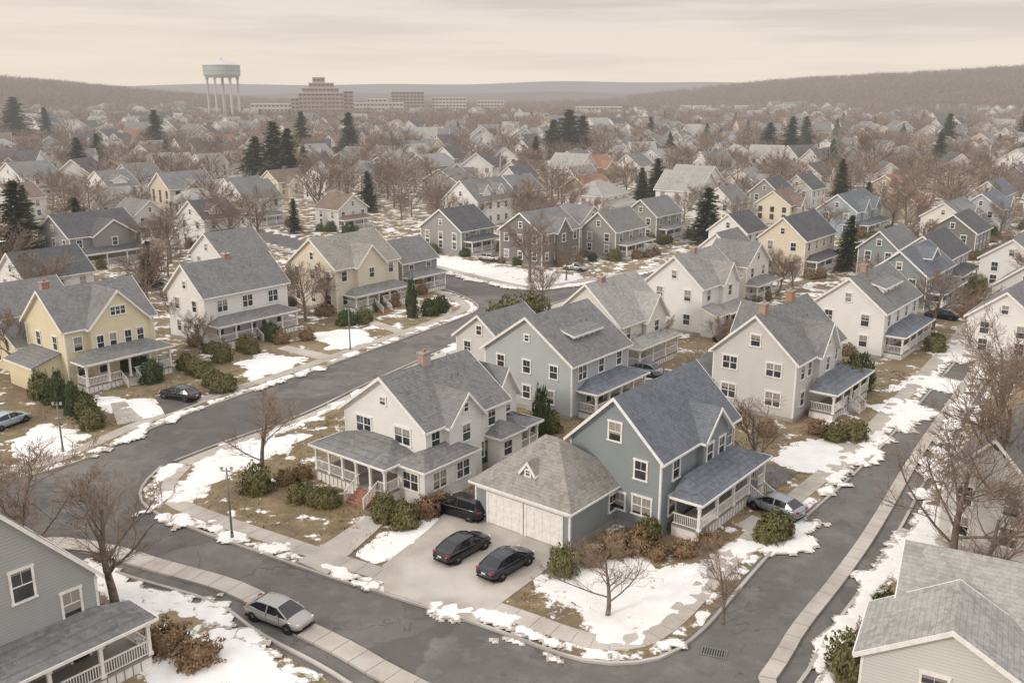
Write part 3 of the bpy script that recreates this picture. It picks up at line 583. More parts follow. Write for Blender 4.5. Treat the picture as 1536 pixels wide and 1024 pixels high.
house(98,202,9,16,4.9,'warmwhite','grey','x',3.0,extra=[(3,8,-.6,4,0,4.9,'y',2.4)],porches=[('S',-.6,1,15,2)]); house(112,214,9,13,5.4,'paleblue','blue','x',3.2,extra=[(4,9,-.6,4,0,5.4,'y',2.4)])
house(67,160,7,12,5,'bluegrey','grey','x',3,porches=[('S',0,1,12,2)]); house(21,296,9,13,5,'warmwhite','tan','x',3.2); house(70,310,10,16,4.3,'white','pale','hip',2.5); house(113,273,10,16,4.4,'tan','rust','x',3.2,extra=[(4,8,1,4,4.6,1.4,'y',1.3)])
house(157,321,9,15,4.9,'cream','pale','y',3.2); house(96,333,10,16,4.2,'white','grey','x',3); house(-54,273,10,10,6.3,'white','pale','x',3.8); house(-46,300,9,10,5.9,'white','grey','y',3.6)
house(-29,345,14,14,4.8,'grey','lightgrey','x',3.8); house(-16,281,15,9,5,'grey','grey','x',3.6); house(3,333,9,16,4.2,'lightgrey','brown','x',3); house(138,407,11,10,4.4,'cream','grey','x',3.2)
house(61,389,10,15,4.8,'white','pale','x',3); house(-146,281,17,12,6.5,'white','grey','x',4,porches=[('S',0,1,11,2)]); house(-123,231,13,8,5.8,'lightgrey','brown','x',3.2); house(124,237,8,15,6,'lightgrey','blue','x',3.3)
house(90,180,9,12,5,'darkgrey','dark','x',3.2); house(38,158,7,8,5,'white','grey','x',3)
lx=11; o=Vector((-23.5,47.4,0))-RV*lx
house(o.x,o.y,9,lx,5.7,'midgrey','grey','y',6.2,wins=[('S',0,7.1,6.6,1.05,1.7),('S',0,9.5,4.4,.95,1.5),('S',0,3,4.8,1.05,1.6),('S',0,4,1.9,1.4,1.4,2),('S',0,7,1.9,1.4,1.4,2)],
 porches=[('S',0,1,lx+1.4,2.7,dict(ncol=5,zf=.8,zl=3.1,zh=3.7,bal=.15))],doors=[('S',0,9.6,.8)],fine=True,auto=False,ov=.3,label='grey clapboard house with white railed porch')
ya=math.radians(-28)
e=house(18.6,43.6,5.0,8.3,3.2,'lightgrey','pale','y',2.4,extra=[(1.4,12,4.6,11.0,0,3.4,'x',2.8)],wins=[('S',0,3.6,2.2,1.2,1.1),('S',0,6.5,2.2,.9,1.1)],yaw=ya,fine=True,auto=False,label='light grey single-storey house with weathered pale roof')
house(35.5,58,6,10,5.6,'lightgrey','grey','x',3.2)
house(62,106,8,10,5.4,'white','grey','x',3.2); house(74,124,8,10,5.4,'lightgrey','grey','x',3.2)
house(-62,110,9,9,5.2,'grey','grey','x',3.2); house(-70,132,9,10,5.4,'white','dark','x',3.4); house(-47,150,9,9,5.6,'white','grey','x',3.4)
house(84,146,9,11,5.4,'white','grey','x',3.2); house(104,172,9,12,5.4,'lightgrey','dark','x',3.2,porches=[('S',0,1,12,2)]); house(45,178,8,9,5.4,'white','dark','x',3.2)
house(-40,215,8,9,5.2,'lightgrey','brown','y',3.0,porches=[('S',0,0,9,2)]); house(-98,222,9,10,5.4,'white','pale','x',3.4,porches=[('S',0,0,10,2)]); house(-128,205,9,10,5.4,'white','dark','x',3.4)

CONS=[(-91.4,172.2,16,1.3),(-84,180,12,1.2),(-184,493,22,1.3),(-79.2,316.7,22,1.3),(-72.6,308,20,1.2),(-86,318,17,1.3),(-100,454,22,1.2),(-74.7,437,22,1.2),(-38.8,252.9,11,1.1),(42.1,272.8,13,1.3),(38,275,10,1.3),(41.9,199.7,12,1.2),(130.7,446,20,1.3),(122,452,17,1.3),(99.6,285,12,1.2),(61.7,169,10,1.2),(230.5,504,20,1.3),(-292.9,565,28,1.3),(-280,575,22,1.2),(-177,406,14,1.2),(85,586,16,1.3),(160,520,18,1.2),(-50,214,8,1.1),(-60,152,8,1.1),(-100,140,12,1.2),(-160,350,15,1.2),(10,400,13,1.2),(180,400,15,1.2),(150,250,12,1.2),(27,455,23,1.6),(34,460,20,1.6),(20,462,18,1.6),(-150,235,14,1.2),(88,232,10,1.1),(-112,215,11,1.1),(300,560,20,1.3)]
CA=np.array([(a,b) for a,b,_,_ in CONS])
FV=[]
def far_variant(i,wall,roof,lx,ly,h,rise,axis):
    w,r,t=MB(),MB(),MB(); vol(w,r,t,-lx/2,lx/2,-ly/2,ly/2,0,h,axis,rise)
    if i%2: vol(w,r,t,-lx/4,lx/4,-ly/2-1.5,0,0,h*.9,'y',rise*.7)
    else: vol(w,r,t,-lx/2+.5,lx/2-.5,-ly/2-2,-ly/2,0,2.7,'shedS',.8)
    for k in range(3):
        for z in(1.8,h-1.3):
            x=-lx/2+lx*(k+.5)/3; yy=-ly/2-.05-(1.5 if (i%2 and abs(x)<lx/4) else 0)
            w.poly([(x-.5,yy,z-.7),(x+.5,yy,z-.7),(x+.5,yy,z+.7),(x-.5,yy,z+.7)],1)
            y=-ly/2+ly*(k+.5)/3; w.poly([(-lx/2-.05,y-.5,z-.7),(-lx/2-.05,y+.5,z-.7),(-lx/2-.05,y+.5,z+.7),(-lx/2-.05,y-.5,z+.7)],1)
    if i%3==0: r.box(.5,1.3,-.4,.4,h+rise-.8,h+rise+1.0)
    k=len(w.v); w.v+=t.v; w.f+=[tuple(q+k for q in f) for f in t.f]; w.m+=[2]*len(t.f)
    return (w,r,wall,roof,w.mesh('house',[WM(wall),GLASS,TRIM]),r.mesh('roof',[RM(roof)]))
specs=[('white','grey',10,9,5.4,3.6,'x'),('warmwhite','lightgrey',11,9,5,3.4,'x'),('white','pale',10,10,5.6,3.8,'y'),('cream','brown',11,9,5,3.4,'x'),('lightgrey','dark',10,9,5.2,3.6,'x'),('white','dark',12,9,5.6,3.6,'x'),('paleblue','grey',10,9,5.2,3.4,'y'),('beige','grey',11,10,4.6,3.4,'x'),('white','pale',12,9,4.6,3.0,'hip'),('grey','grey',10,9,5.2,3.6,'x'),('yellow','grey',10,9,5.0,3.4,'y'),('tan','rust',11,9,4.6,3.0,'x')]
for i,s in enumerate(specs): FV.append(far_variant(i,*s))
cand=[]
for i in range(-60,140):
    for j in range(-60,60):
        p=Vector((0,150,0))+RV*(18.5*i)+LV*(29*j+ (9 if i%2 else 0))+Vector((random.uniform(-6,6),random.uniform(-6,6),0))
        if p.y<228 or p.y>1250 or abs(p.x)>.58*p.y+15: continue
        cl=noise.noise((p.x*.008,p.y*.006,4.))
        if random.random()<(.16 if p.y<450 else .40 if p.y<700 else .70)-cl*.5: continue
        if terr1(p.x,p.y)>7: continue
        if any((p.x-a)**2+(p.y-b)**2<(c+8.5)**2 for a,b,c in HPOS): continue
        if np.min((CA[:,0]-p.x)**2+(CA[:,1]-p.y)**2)<110: continue
        cand.append(p)
cand.sort(key=lambda p:p.y); NI=max(0,296-len(HPOS)); FARP=[]
stuff={}
for k,p in enumerate(cand):
    v=random.choice([0,0,0,1,1,2,2,2,3,4,5,5,6,7,8,8,9,10,11]); cell=int(noise.noise((p.x*.007,p.y*.007,9.))*7)
    rz=YAW+(0,.5,-.45,.25,-.8,.0,.7)[cell%7]*(0 if p.y<300 else 1)+random.choice((0,0,-math.pi/2 if v in(2,6) else 0))+random.uniform(-.12,.12); sc=random.uniform(.95,1.25)*(1.0 if p.y<500 else 1.12); FARP.append((p.x,p.y))
    z=terr1(p.x,p.y)+.1
    if k<NI:
        o=add('house',FV[v][4],None,(p.x,p.y,z),rz,'%s house with %s roof among bare trees'%(LABW[FV[v][2]],LABR[FV[v][3]]),'house','houses in the neighbourhood',scale=(sc,sc,sc*.95)); add('roof',FV[v][5],o)
    else:
        for part in(0,1): stuff.setdefault((v,part),[]).append((p.x,p.y,z,rz,sc))
big=MB(); bm_=[]; bmap={}
for (v,part),lst in stuff.items():
    src=FV[v][part]
    for (x,y,z,rz,sc) in lst:
        c,s=math.cos(rz)*sc,math.sin(rz)*sc; n=len(big.v); big.v+=[(x+a*c-b*s,y+a*s+b*c,z+q*sc) for a,b,q in src.v]
        for f,mi in zip(src.f,src.m):
            mm=(WM(FV[v][2]) if mi==0 else GLASS if mi==1 else TRIM) if part==0 else RM(FV[v][3])
            if mm.name not in bmap: bmap[mm.name]=len(bm_); bm_.append(mm)
            big.f.append(tuple(n+q for q in f)); big.m.append(bmap[mm.name])
if big.f: add('distant_houses',big.mesh('distant_houses',bm_),kind='stuff')

# ------------------------------------------------------------------ vegetation
def rdir(d,ang,rnd):
    ax=d.cross(Vector((rnd.uniform(-1,1),rnd.uniform(-1,1),rnd.uniform(-1,1)))).normalized(); return (Matrix.Rotation(ang,3,ax)@d).normalized()
def bare_tree(name,seed,levels,nch,tw,wide=1.0,tk=1.0):
    rnd=random.Random(seed); T,C=MB(),MB()
    def grow(p,d,L,r,lv):
        ns=(5,4,3,2,2)[lv]; sl=L/ns; n=nch[lv] if lv<len(nch) else 0; q=p.copy(); pts=[]
        for i in range(ns):
            d=rdir(d,rnd.uniform(.03,.13 if lv==0 else .28),rnd); 
            if lv>0: d=(d+Vector((0,0,.09))).normalized()
            q2=q+d*sl; r0=r*(1-.7*i/ns); r1=r*(1-.7*(i+1)/ns)
            (T if lv<=1 else C).tube(q,q2,max(r0,tw),max(r1,tw),(7,5,3,3,3)[lv]); pts.append((q.copy(),q2.copy(),d.copy(),r1)); q=q2
        if lv<levels:
            t0=.26 if lv==0 else .2
            for k in range(n):
                t=t0+(.99-t0)*(k+rnd.random()*.6)/n; i=min(ns-1,int(t*ns)); a,b,dd,rr=pts[i]; pp=a.lerp(b,t*ns-i)
                ang=rnd.uniform(.6,1.05)*wide if lv==0 else rnd.uniform(.4,.85)
                nd=rdir(dd,ang,rnd)
                if nd.z<-.05: nd.z*=-.4; nd.normalize()
                f=(1-.5*t) if lv==0 else (1-.4*t)
                grow(pp,nd,L*f*rnd.uniform(.6,.85)*(1.1 if lv==0 else .85),max(rr*rnd.uniform(.45,.65),tw),lv+1)
    grow(Vector((0,0,-.1)),Vector((0,0,1)),6.6,.21*tk,0)
    zm=max(v[2] for v in C.v); s=10/zm
    for M in(T,C): M.v=[(a*s,b*s,c*s) for a,b,c in M.v]
    return T.mesh('trunk',[BARK],True),C.mesh('crown',[TWIG])
BV=[bare_tree('a',s,4,(11,7,5,3),.0105) for s in(1,2,3)]
BM=[bare_tree('m',s,3,(12,9,8),.018) for s in(11,12,13,14)]
def bare(x,y,h,v=None,near=False,label='bare deciduous tree with fine brown twigs',wd=1.0):
    V=(BV if near else BM); t,c=V[random.randrange(len(V)) if v is None else v%len(V)]; s=h/10
    e=add('bare_tree',None,None,(x,y,.1),random.uniform(0,6.28),label,'tree','bare trees',scale=(s*wd,s*wd,s)); add('trunk',t,e); add('crown',c,e); return e
def conifer(seed,dens=1.0,shape=1.0):
    rnd=random.Random(seed); T,C=MB(),MB(); T.tube((0,0,0),(0,0,9.6),.22,.03,6)
    z=.8
    while z<9.85:
        k=1-(z-.8)/9.2; R=(2.9*k**.72+.2)*rnd.uniform(.7,1.12)*shape; n=int(9+8*k)
        for i in range(n):
            a=rnd.uniform(0,6.28); Rr=R*rnd.uniform(.5,1.15)*(1+.5*noise.noise((math.cos(a)*1.2,math.sin(a)*1.2,z*.5+seed))); dr=-.16*Rr
            m=max(3,int(Rr*4.4*dens))
            for j in range(m):
                t=(j+rnd.random())/m; c=Vector((math.cos(a)*Rr*t,math.sin(a)*Rr*t,z+dr*t*t+rnd.uniform(-.15,.15)))
                sz=.34*(1-.4*t)+.1
                u=Vector((math.cos(a+rnd.uniform(-1,1)),math.sin(a+rnd.uniform(-1,1)),rnd.uniform(-.35,.3)))*sz*1.4; w=Vector((-math.sin(a),math.cos(a),rnd.uniform(-.5,.5)))*sz*.7
                C.poly([c-u*.4-w,c+u,c-u*.4+w])
        z+=.24
    return T.mesh('trunk',[BARK]),C.mesh('crown',[NEED])
CF=[conifer(5,1,1.0),conifer(6,1,1.2),conifer(8,.9,.95),conifer(9,1,1.1)]
def conif(x,y,h,v=0,w=1.0):
    t,c=CF[v%4]; s=h/10; e=add('evergreen_tree',None,None,(x,y,.1),random.uniform(0,6),'dark green conifer standing between the houses','tree','evergreen trees',scale=(s*w,s*w,s)); add('trunk',t,e); add('crown',c,e)
def bushmesh(seed,n,leaf,matl,lump=.22,col=False):
    rnd=random.Random(seed); C=MB(); 
    for k in range(n):
        u=rnd.uniform(-.35,1); a=rnd.uniform(0,6.283); s=math.sqrt(max(0,1-u*u)); d=Vector((s*math.cos(a),s*math.sin(a),u))
        rr=1+lump*noise.noise(d*2.2+Vector((seed,0,0)))*1.6; rr*=rnd.uniform(.82,1.05)
        c=Vector((d.x*rr,d.y*rr,(d.z*rr+.35)*.74))
        t1=Vector((rnd.gauss(0,1),rnd.gauss(0,1),rnd.gauss(0,1))).normalized()*leaf; t2=t1.cross(d+Vector((.1,.2,.1))).normalized()*leaf*.6
        C.poly([c-t1,c+t2,c+t1,c-t2])
    for i in range(8):
        for j in range(5):
            def q(i,j): 
                a=i/8*6.283; u=-.3+1.25*j/5; s=math.sqrt(max(0,1-min(1,u)**2)); return (s*.8*math.cos(a),s*.8*math.sin(a),(u*.8+.3)*.74)
            C.poly([q(i,j),q(i+1,j),q(i+1,j+1),q(i,j+1)])
    return C.mesh('foliage',[matl])
BS={'g':[bushmesh(1,1500,.085,BUSH),bushmesh(2,1500,.085,BUSH,.4)],'b':[bushmesh(3,1300,.085,BUSHB,.5)],'d':[bushmesh(4,1500,.085,BUSHG,.3)]}
def bush(x,y,r,h,k='g',label=None):
    m=random.choice(BS[k]); add('shrub',m,None,(x,y,.08),random.uniform(0,6),label or {'g':'rounded olive-green evergreen shrub on dry lawn','b':'russet-brown winter shrub beside a house','d':'dark green evergreen shrub near a house'}[k],'shrub','garden shrubs',scale=(r,r,h))
for x,y,h,v,w in [(-21.3,74.1,8.6,0,1.25),(-33.5,56.6,9.6,1,1.5),(-25.4,53.4,9.4,2,1.5),(13.1,51.4,5.8,0,1.0),(30.2,57.6,12,1,1.15),(34.5,60.5,16,2,.95),(20.7,74.1,7.8,2,1.2),(48,86.4,12,0,1.1),(13.1,108.4,5,1,1),(29.4,52.2,9.5,2,1.2),(43,79,12,1,1.0),(-39,64,7,0,1.4)]:
    bare(x,y,h,v,True,'bare branching tree beside the street',w)
bare(6.0,52.1,5.0,1,True,'small multi-stemmed bare tree in a snowy corner lawn',1.5)
for x,y,h in [(3.1,156.7,12.5),(-84.9,153.9,12.3),(-27.4,134.5,8),(-29.5,129.5,8.5),(-47.5,230,17),(-46.9,373,20),(36,373,19),(123,321,20),(44.3,151,7),(-67,199.7,4),(98,214,6),(-28,237,8),(-66,128,11),(-56,140,10),(-90,190,12),(58,147,7),(-45,121,7),(18,112,6),(26,113,5),(20,98,5),(-60,160,8),(-72,178,9),(50,131,6),(80,140,9),(88,160,10),(70,118,9),(-58,104,8),(60,118,8),(-53,126,9),(-39,112,6)]: bare(x,y,h,wd=1.2)
for i,(x,y,h,w_) in enumerate(CONS): conif(x,y,h,i,w_*random.uniform(.9,1.1))
def colm(x,y,r,h): add('columnar_evergreen',BS['d'][0],None,(x,y,-.1),random.uniform(0,6),'narrow columnar evergreen beside a house','tree','columnar evergreens',scale=(r,r,h))
colm(2.7,83.1,.85,5.0); colm(-14.5,131.6,.8,5.6); colm(-44.6,89.8,.75,3.6); colm(-47,92.0,.7,4.0)
for x,y in((-1.2,122.8),(.6,121),(1.8,123.2),(3.2,125),(-.2,119.5)): bush(x,y,2.2,4.4,'g','tall olive-green evergreen clump beside the street')
SH=[(-21,71,1.25,2.1,'g'),(-16.9,69.2,1.0,1.5,'g'),(-15.6,68.6,.9,1.4,'g'),(-14.6,68.2,1.0,1.5,'g'),(-9.9,66.6,.95,1.7,'g'),(-8.0,64.6,1.1,1.9,'g'),(-9.8,65.4,.8,1.2,'g'),(-6.6,66.2,.9,1.6,'b'),(-5.6,67.6,.8,1.4,'b'),(-19,72.5,.8,1.2,'b'),(-17.8,73.6,.8,1.2,'b'),
(3.5,57.4,1.0,2.0,'g'),(5.6,58.8,.9,1.3,'b'),(7.2,60.0,1.0,1.6,'b'),(9.0,60.6,1.0,1.7,'b'),(10.2,59.8,.9,1.0,'b'),(12.2,60.2,.9,1.0,'b'),(14.2,61.4,.9,1.0,'b'),(10.0,62.4,.9,1.8,'g'),(19.6,63.2,1.3,1.9,'g'),(18.6,62.2,.9,1.2,'g'),
(32.3,82.8,1.2,1.8,'g'),(30.4,82.6,1.1,1.7,'g'),(29.4,84.4,.9,1.3,'b'),(19.2,46.4,1.25,2.2,'g'),(23.2,51.4,.9,2.0,'d'),(-35.6,102.9,1.2,2,'g'),(-31.6,97.3,1.4,2.1,'g'),(-33.4,99.4,1.2,2,'g'),(-38.4,105.6,1.1,2,'g'),(-35.2,109,1.2,2.4,'g'),(-37,104,1,1.6,'g'),(-40.6,100.6,1.2,2.6,'d'),(-44,103,1.3,3.4,'d'),
(-43.9,90.6,1.1,2.0,'d'),(-43,89.0,1.1,1.9,'g'),(-42.0,87.4,1.1,1.9,'d'),(-41.0,85.8,1.1,1.9,'g'),(-48.5,93.6,1.2,2.2,'d'),(-50.4,95,1.2,3,'g'),(-23.2,127.2,1.3,2.2,'d'),(-21,128.8,1.2,2,'g'),(-12,133,1.3,2.4,'d'),(-10.6,135,1.3,2.4,'d'),(-34,114,1,1.6,'g'),(-30,117.4,1,1.6,'b'),(-27,119,1,1.6,'b'),(-32.6,112.6,1,1.6,'g'),
(1.6,81.8,.9,1.6,'g'),(.6,83,1,1.8,'g'),(3.6,85,1.1,2,'g'),(36.5,96,1.6,3.8,'g'),(38,98,1.6,4,'d'),(21,96,1,2,'g'),(23.5,99,1.2,2.2,'d'),(26.5,103,1.2,2,'g'),(-20.4,48.6,1.3,1.5,'b'),(-18.2,47.4,1.3,1.3,'b'),(-24.8,50.8,1,1.2,'b'),(21.8,50.2,.7,1,'b'),(-29,59.6,.6,.5,'b'),(20.2,84.6,1,1.4,'b'),(24.4,84.0,1,1.2,'b')]
for s in SH: bush(*s)
for hx,hy,hr in HPOS:
    if hy<112 or hy>230: continue
    for q in range(5):
        p=Vector((hx,hy,0))-RV*hr*random.uniform(.75,1.0)*(1 if q%2 else random.uniform(-1,1))-LV*hr*(random.uniform(.8,1.1) if not q%2 else random.uniform(-1,1))
        if blockd([(p.x,p.y)])[0]<3: continue
        bush(p.x,p.y,random.uniform(.8,1.4),random.uniform(1.2,2.4),random.choice('ggbbd'))
W=MB(); rnd=random.Random(3)
cx=[]; 
for _ in range(30000):
    x=rnd.uniform(-50,48); y=rnd.uniform(43,105)
    if noise.noise((x*.35,y*.35,2.))+.5*noise.noise((x*1.3,y*1.3,6.))<.08: continue
    cx.append((x,y))
cb=blockd(cx); snn=np.full(len(cx),-9.)
for k,(pl,_) in SN.items(): snn=np.maximum(snn,sdist(cx,pl))
DRV=[(-8.4,55.0),(-9.0,58.4),(-6.2,64.0),(-4.6,68.5),(-2.0,67.2),(4.1,60.4),(2.6,58.2),(-2.2,51.4)]; dd=sdist(cx,DRV)
for (x,y),b_,s_,d_ in zip(cx,cb,snn,dd):
    if b_<3 or d_>-.2 or (s_>.3 and rnd.random()<.9): continue
    h=rnd.uniform(.08,.28)
    for q in range(3):
        a=rnd.uniform(0,6.28); c,s=math.cos(a)*.05,math.sin(a)*.05; ox,oy=rnd.uniform(-.1,.1),rnd.uniform(-.1,.1)
        W.poly([(x-c+ox,y-s+oy,.11),(x+c+ox,y+s+oy,.11),(x+ox*2.4,y+oy*2.4,.12+h)])
add('dead_grass',W.mesh('dead_grass',[WEED]),kind='stuff')
cnt=0; tries=0; TP=[]
while cnt<150 and tries<7000:
    tries+=1; y=random.uniform(105,440); x=random.uniform(-.6*y-10,.6*y+10)
    if y<251 and blockd([(x,y)])[0]<1.2: continue
    if y<165 and -30<x<40 and random.random()<.75: continue
    if any((x-a)**2+(y-b)**2<(c+.5)**2 for a,b,c in HPOS) or any((x-a)**2+(y-b)**2<60 for a,b in TP) or any((x-a)**2+(y-b)**2<64 for a,b in FARP if b<460): continue
    if y<135 and abs(x)<45 : continue
    if any(abs(x-a*y/b)<6 and -4<b-y<60 for a,b,_,_ in CONS if b<330): continue
    TP.append((x,y)); bare(x,y,random.uniform(6,9) if y<170 else random.uniform(8,14),wd=random.uniform(1.05,1.35)); cnt+=1
def puff(seed,n,wmin,wmax):
    rnd=random.Random(seed); v=[];f=[]
    def tri(a,b,w):
        d=(b-a); s=d.cross(Vector((rnd.uniform(-1,1),rnd.uniform(-1,1),rnd.uniform(-1,1)))).normalized()*w; i=len(v); v.extend([tuple(a-s),tuple(a+s),tuple(b)]); f.append((i,i+1,i+2))
    tri(Vector((0,0,0)),Vector((0,0,.9)),.02)
    for k in range(n):
        z=rnd.uniform(.22,.72); a=rnd.uniform(0,6.28); R=rnd.uniform(.12,.48)*(1.2-abs(z-.45)); p=Vector((math.cos(a)*R*.4,math.sin(a)*R*.4,z)); q=Vector((math.cos(a+rnd.uniform(-.5,.5))*R,math.sin(a+rnd.uniform(-.5,.5))*R,min(1,z+rnd.uniform(.06,.28)))); tri(p,q,rnd.uniform(wmin,wmax))
    return np.array(v),np.array(f)
PV=[puff(s,120,.004,.010) for s in range(4)]; PVF=[puff(s+9,46,.007,.016) for s in range(4)]
def cone(seed,n):
    rnd=random.Random(seed); v=[];f=[]
    for k in range(n):
        z=rnd.random()**1.1; R=(.36*(1-z)+.04)*rnd.uniform(.6,1.15); a=rnd.uniform(0,6.28); c=Vector((math.cos(a)*R,math.sin(a)*R,z*.9)); t=Vector((math.cos(a)*R*.3,math.sin(a)*R*.3,z*.9+.11)); s=Vector((-math.sin(a),math.cos(a),0))*(.10*(1-z)+.035); i=len(v); v.extend([tuple(c-s),tuple(c+s),tuple(t)]); f.append((i,i+1,i+2))
    return np.array(v),np.array(f)
CV=[cone(s,130) for s in range(3)]
def scatter(name,pts,V,hs,matl,wx=1.25):
    VV=[];FF=[];o=0
    for (x,y,z),h in zip(pts,hs):
        v,f=V[int(rng.integers(len(V)))]; a=rng.uniform(0,6.28); c,s=math.cos(a),math.sin(a)
        w=np.column_stack([(v[:,0]*c-v[:,1]*s)*h*wx+x,(v[:,0]*s+v[:,1]*c)*h*wx+y,v[:,2]*h+z]); VV.append(w); FF.append(f+o); o+=len(v)
    VV=np.concatenate(VV);FF=np.concatenate(FF); me=bpy.data.meshes.new(name); me.vertices.add(len(VV)); me.vertices.foreach_set('co',VV.ravel()); me.loops.add(FF.size); me.loops.foreach_set('vertex_index',FF.ravel().astype(np.int32)); me.polygons.add(len(FF)); me.polygons.foreach_set('loop_start',np.arange(0,FF.size,3)); me.polygons.foreach_set('loop_total',np.full(len(FF),3)); me.update(); me.materials.append(matl); add(name,me,kind='stuff')
H2=np.array([(a,b) for a,b in FARP]); 
def pts(n,y0,y1,pw,keep):
    out=[]
    y=y0+(y1-y0)*rng.random(n)**pw; x=(rng.random(n)*2-1)*(.60*y+20); z=terrain(x,y)
    for a,b,c in zip(x,y,z):
        if b<1330:
            d=np.min((H2[:,0]-a)**2+(H2[:,1]-b)**2)
            if d<keep*keep: continue
            if b<420 and any((a-q)**2+(b-w)**2<(e+1)**2 for q,w,e in HPOS): continue
        if b<650:
            tt=CA[:,1]-b; lat=np.abs(a-CA[:,0]*b/CA[:,1])
            if np.any((tt>-6)&(tt<45)&(lat<7)): continue
        if b<251 and blockd([(a,b)])[0]<2: continue
        out.append((a,b,c))
    return out
p=pts(2100,235,760,.72,7.5); scatter('bare_woods',p,PV,rng.uniform(7,15,len(p)),FTWIG)
p=pts(9500,650,1700,.8,7.5); scatter('distant_woods',p,PVF,rng.uniform(9,17,len(p)),FTWIG)
hp=[]
for _ in range(9000):
    y=rng.uniform(950,1900); x=rng.choice((-1,1))*rng.uniform(.12,.62)*y; z=terr1(x,y)
    if z>7: hp.append((x,y,z-1))
scatter('hill_woods',hp,PVF,rng.uniform(13,20,len(hp)),FTWIG)
p=pts(150,330,1300,.9,9); scatter('distant_evergreens',p,CV,rng.uniform(8,15,len(p)),NEED,1.0)

# ------------------------------------------------------------------ water tower and large buildings
PALE=mat('tower_paint',var2((.36,.43,.40),(.44,.50,.47),.1),.6); PALER=mat('tower_roof',(.62,.63,.61),.6); LEGM=mat('tower_leg',(.50,.48,.44),.7)
wt=add('water_tower',None,None,(-269,900,0),0,'pale green water tower on tall cylindrical legs','water tower')
a=MB(); a.tube((0,0,45),(0,0,53),16.6,16.6,40); a.tube((0,0,42.5),(0,0,45),14.5,16.6,40,0,True); a.tube((0,0,48.4),(0,0,49),16.9,16.9,40); add('tank',a.mesh('tank',[PALE]),wt)
a=MB(); a.tube((0,0,53),(0,0,53.8),17.2,17.2,40,0,True); a.tube((0,0,53.8),(0,0,58.6),17.0,1.2,40,0); a.tube((0,0,58.6),(0,0,60),1.2,.8,12,0,True); add('roof',a.mesh('roof',[PALER]),wt)
lm=MB(); lm.tube((0,0,0),(0,0,43),1.0,1.0,14); lm.tube((0,0,40),(0,0,43),1.0,1.9,14); lmm=lm.mesh('leg',[LEGM],True)
for k in range(6): q=k/6*6.283+.3; add('leg',lmm,wt,(13.6*math.cos(q),13.6*math.sin(q),0))
a=MB(); a.tube((0,0,0),(0,0,43),1.3,1.3,16); add('riser_pipe',a.mesh('riser_pipe',[LEGM],True),wt)
BB=mat('brown_masonry',var2((.32,.23,.185),(.38,.29,.23),.2),.9); WB=mat('pale_masonry',(.55,.50,.44),.9); RIB=mat('ribbon_window',(.05,.055,.06),.3)
def block(parts,x,y,rz,label,m1,nm='office_building'):
    a=MB()
    for (x0,x1,y0,y1,z0,z1) in parts:
        a.box(x0,x1,y0,y1,z0,z1,0); n=max(1,int((z1-z0)/3.6)); nb=max(2,int((x1-x0)/4))
        for f in range(n):
            zz=z0+(f+.45)*(z1-z0)/n
            for b_ in range(nb):
                xx=x0+(b_+.15)*(x1-x0)/nb; a.box(xx,xx+(x1-x0)/nb*.7,y0-.15,y0-.05,zz,zz+1.5,1)
            a.box(x0-.15,x0-.05,y0+1,y1-1,zz,zz+1.5,1)
        a.box(x0-.4,x1+.4,y0-.4,y1+.4,z1,z1+.7,2)
    add(nm,a.mesh(nm,[m1,RIB,WB]),None,(x,y,0),rz,label,'office building','large buildings beyond the houses')
block([(-24,22,0,26,0,28),(-20,17,2,24,28.7,33),(-13,12,4,22,33.7,38),(-9,3,6,20,38.7,43.5),(22,32,4,24,0,30),(-32,-24,4,24,0,23)],-197,1000,.15,'stepped brown masonry tower block above the trees',BB)
block([(-30,30,0,30,0,17),(-10,12,2,26,17.7,21)],-150,1060,.1,'long pale low-rise building with window bands',WB)
block([(-18,20,0,24,0,29)],-122,1120,.1,'brown flat-roofed block with window bands',BB); block([(-18,22,0,24,0,22)],-76,1130,.05,'pale flat-roofed building among bare trees',WB)
block([(-26,16,0,24,0,17)],-245,1000,.1,'pale low building near the water tower',WB)
block([(-14,18,0,20,0,18)],-28,1160,0,'pale low-rise building among trees',WB)
block([(-20,30,0,20,0,13)],90,1050,0,'long white low-rise building among trees',WB)

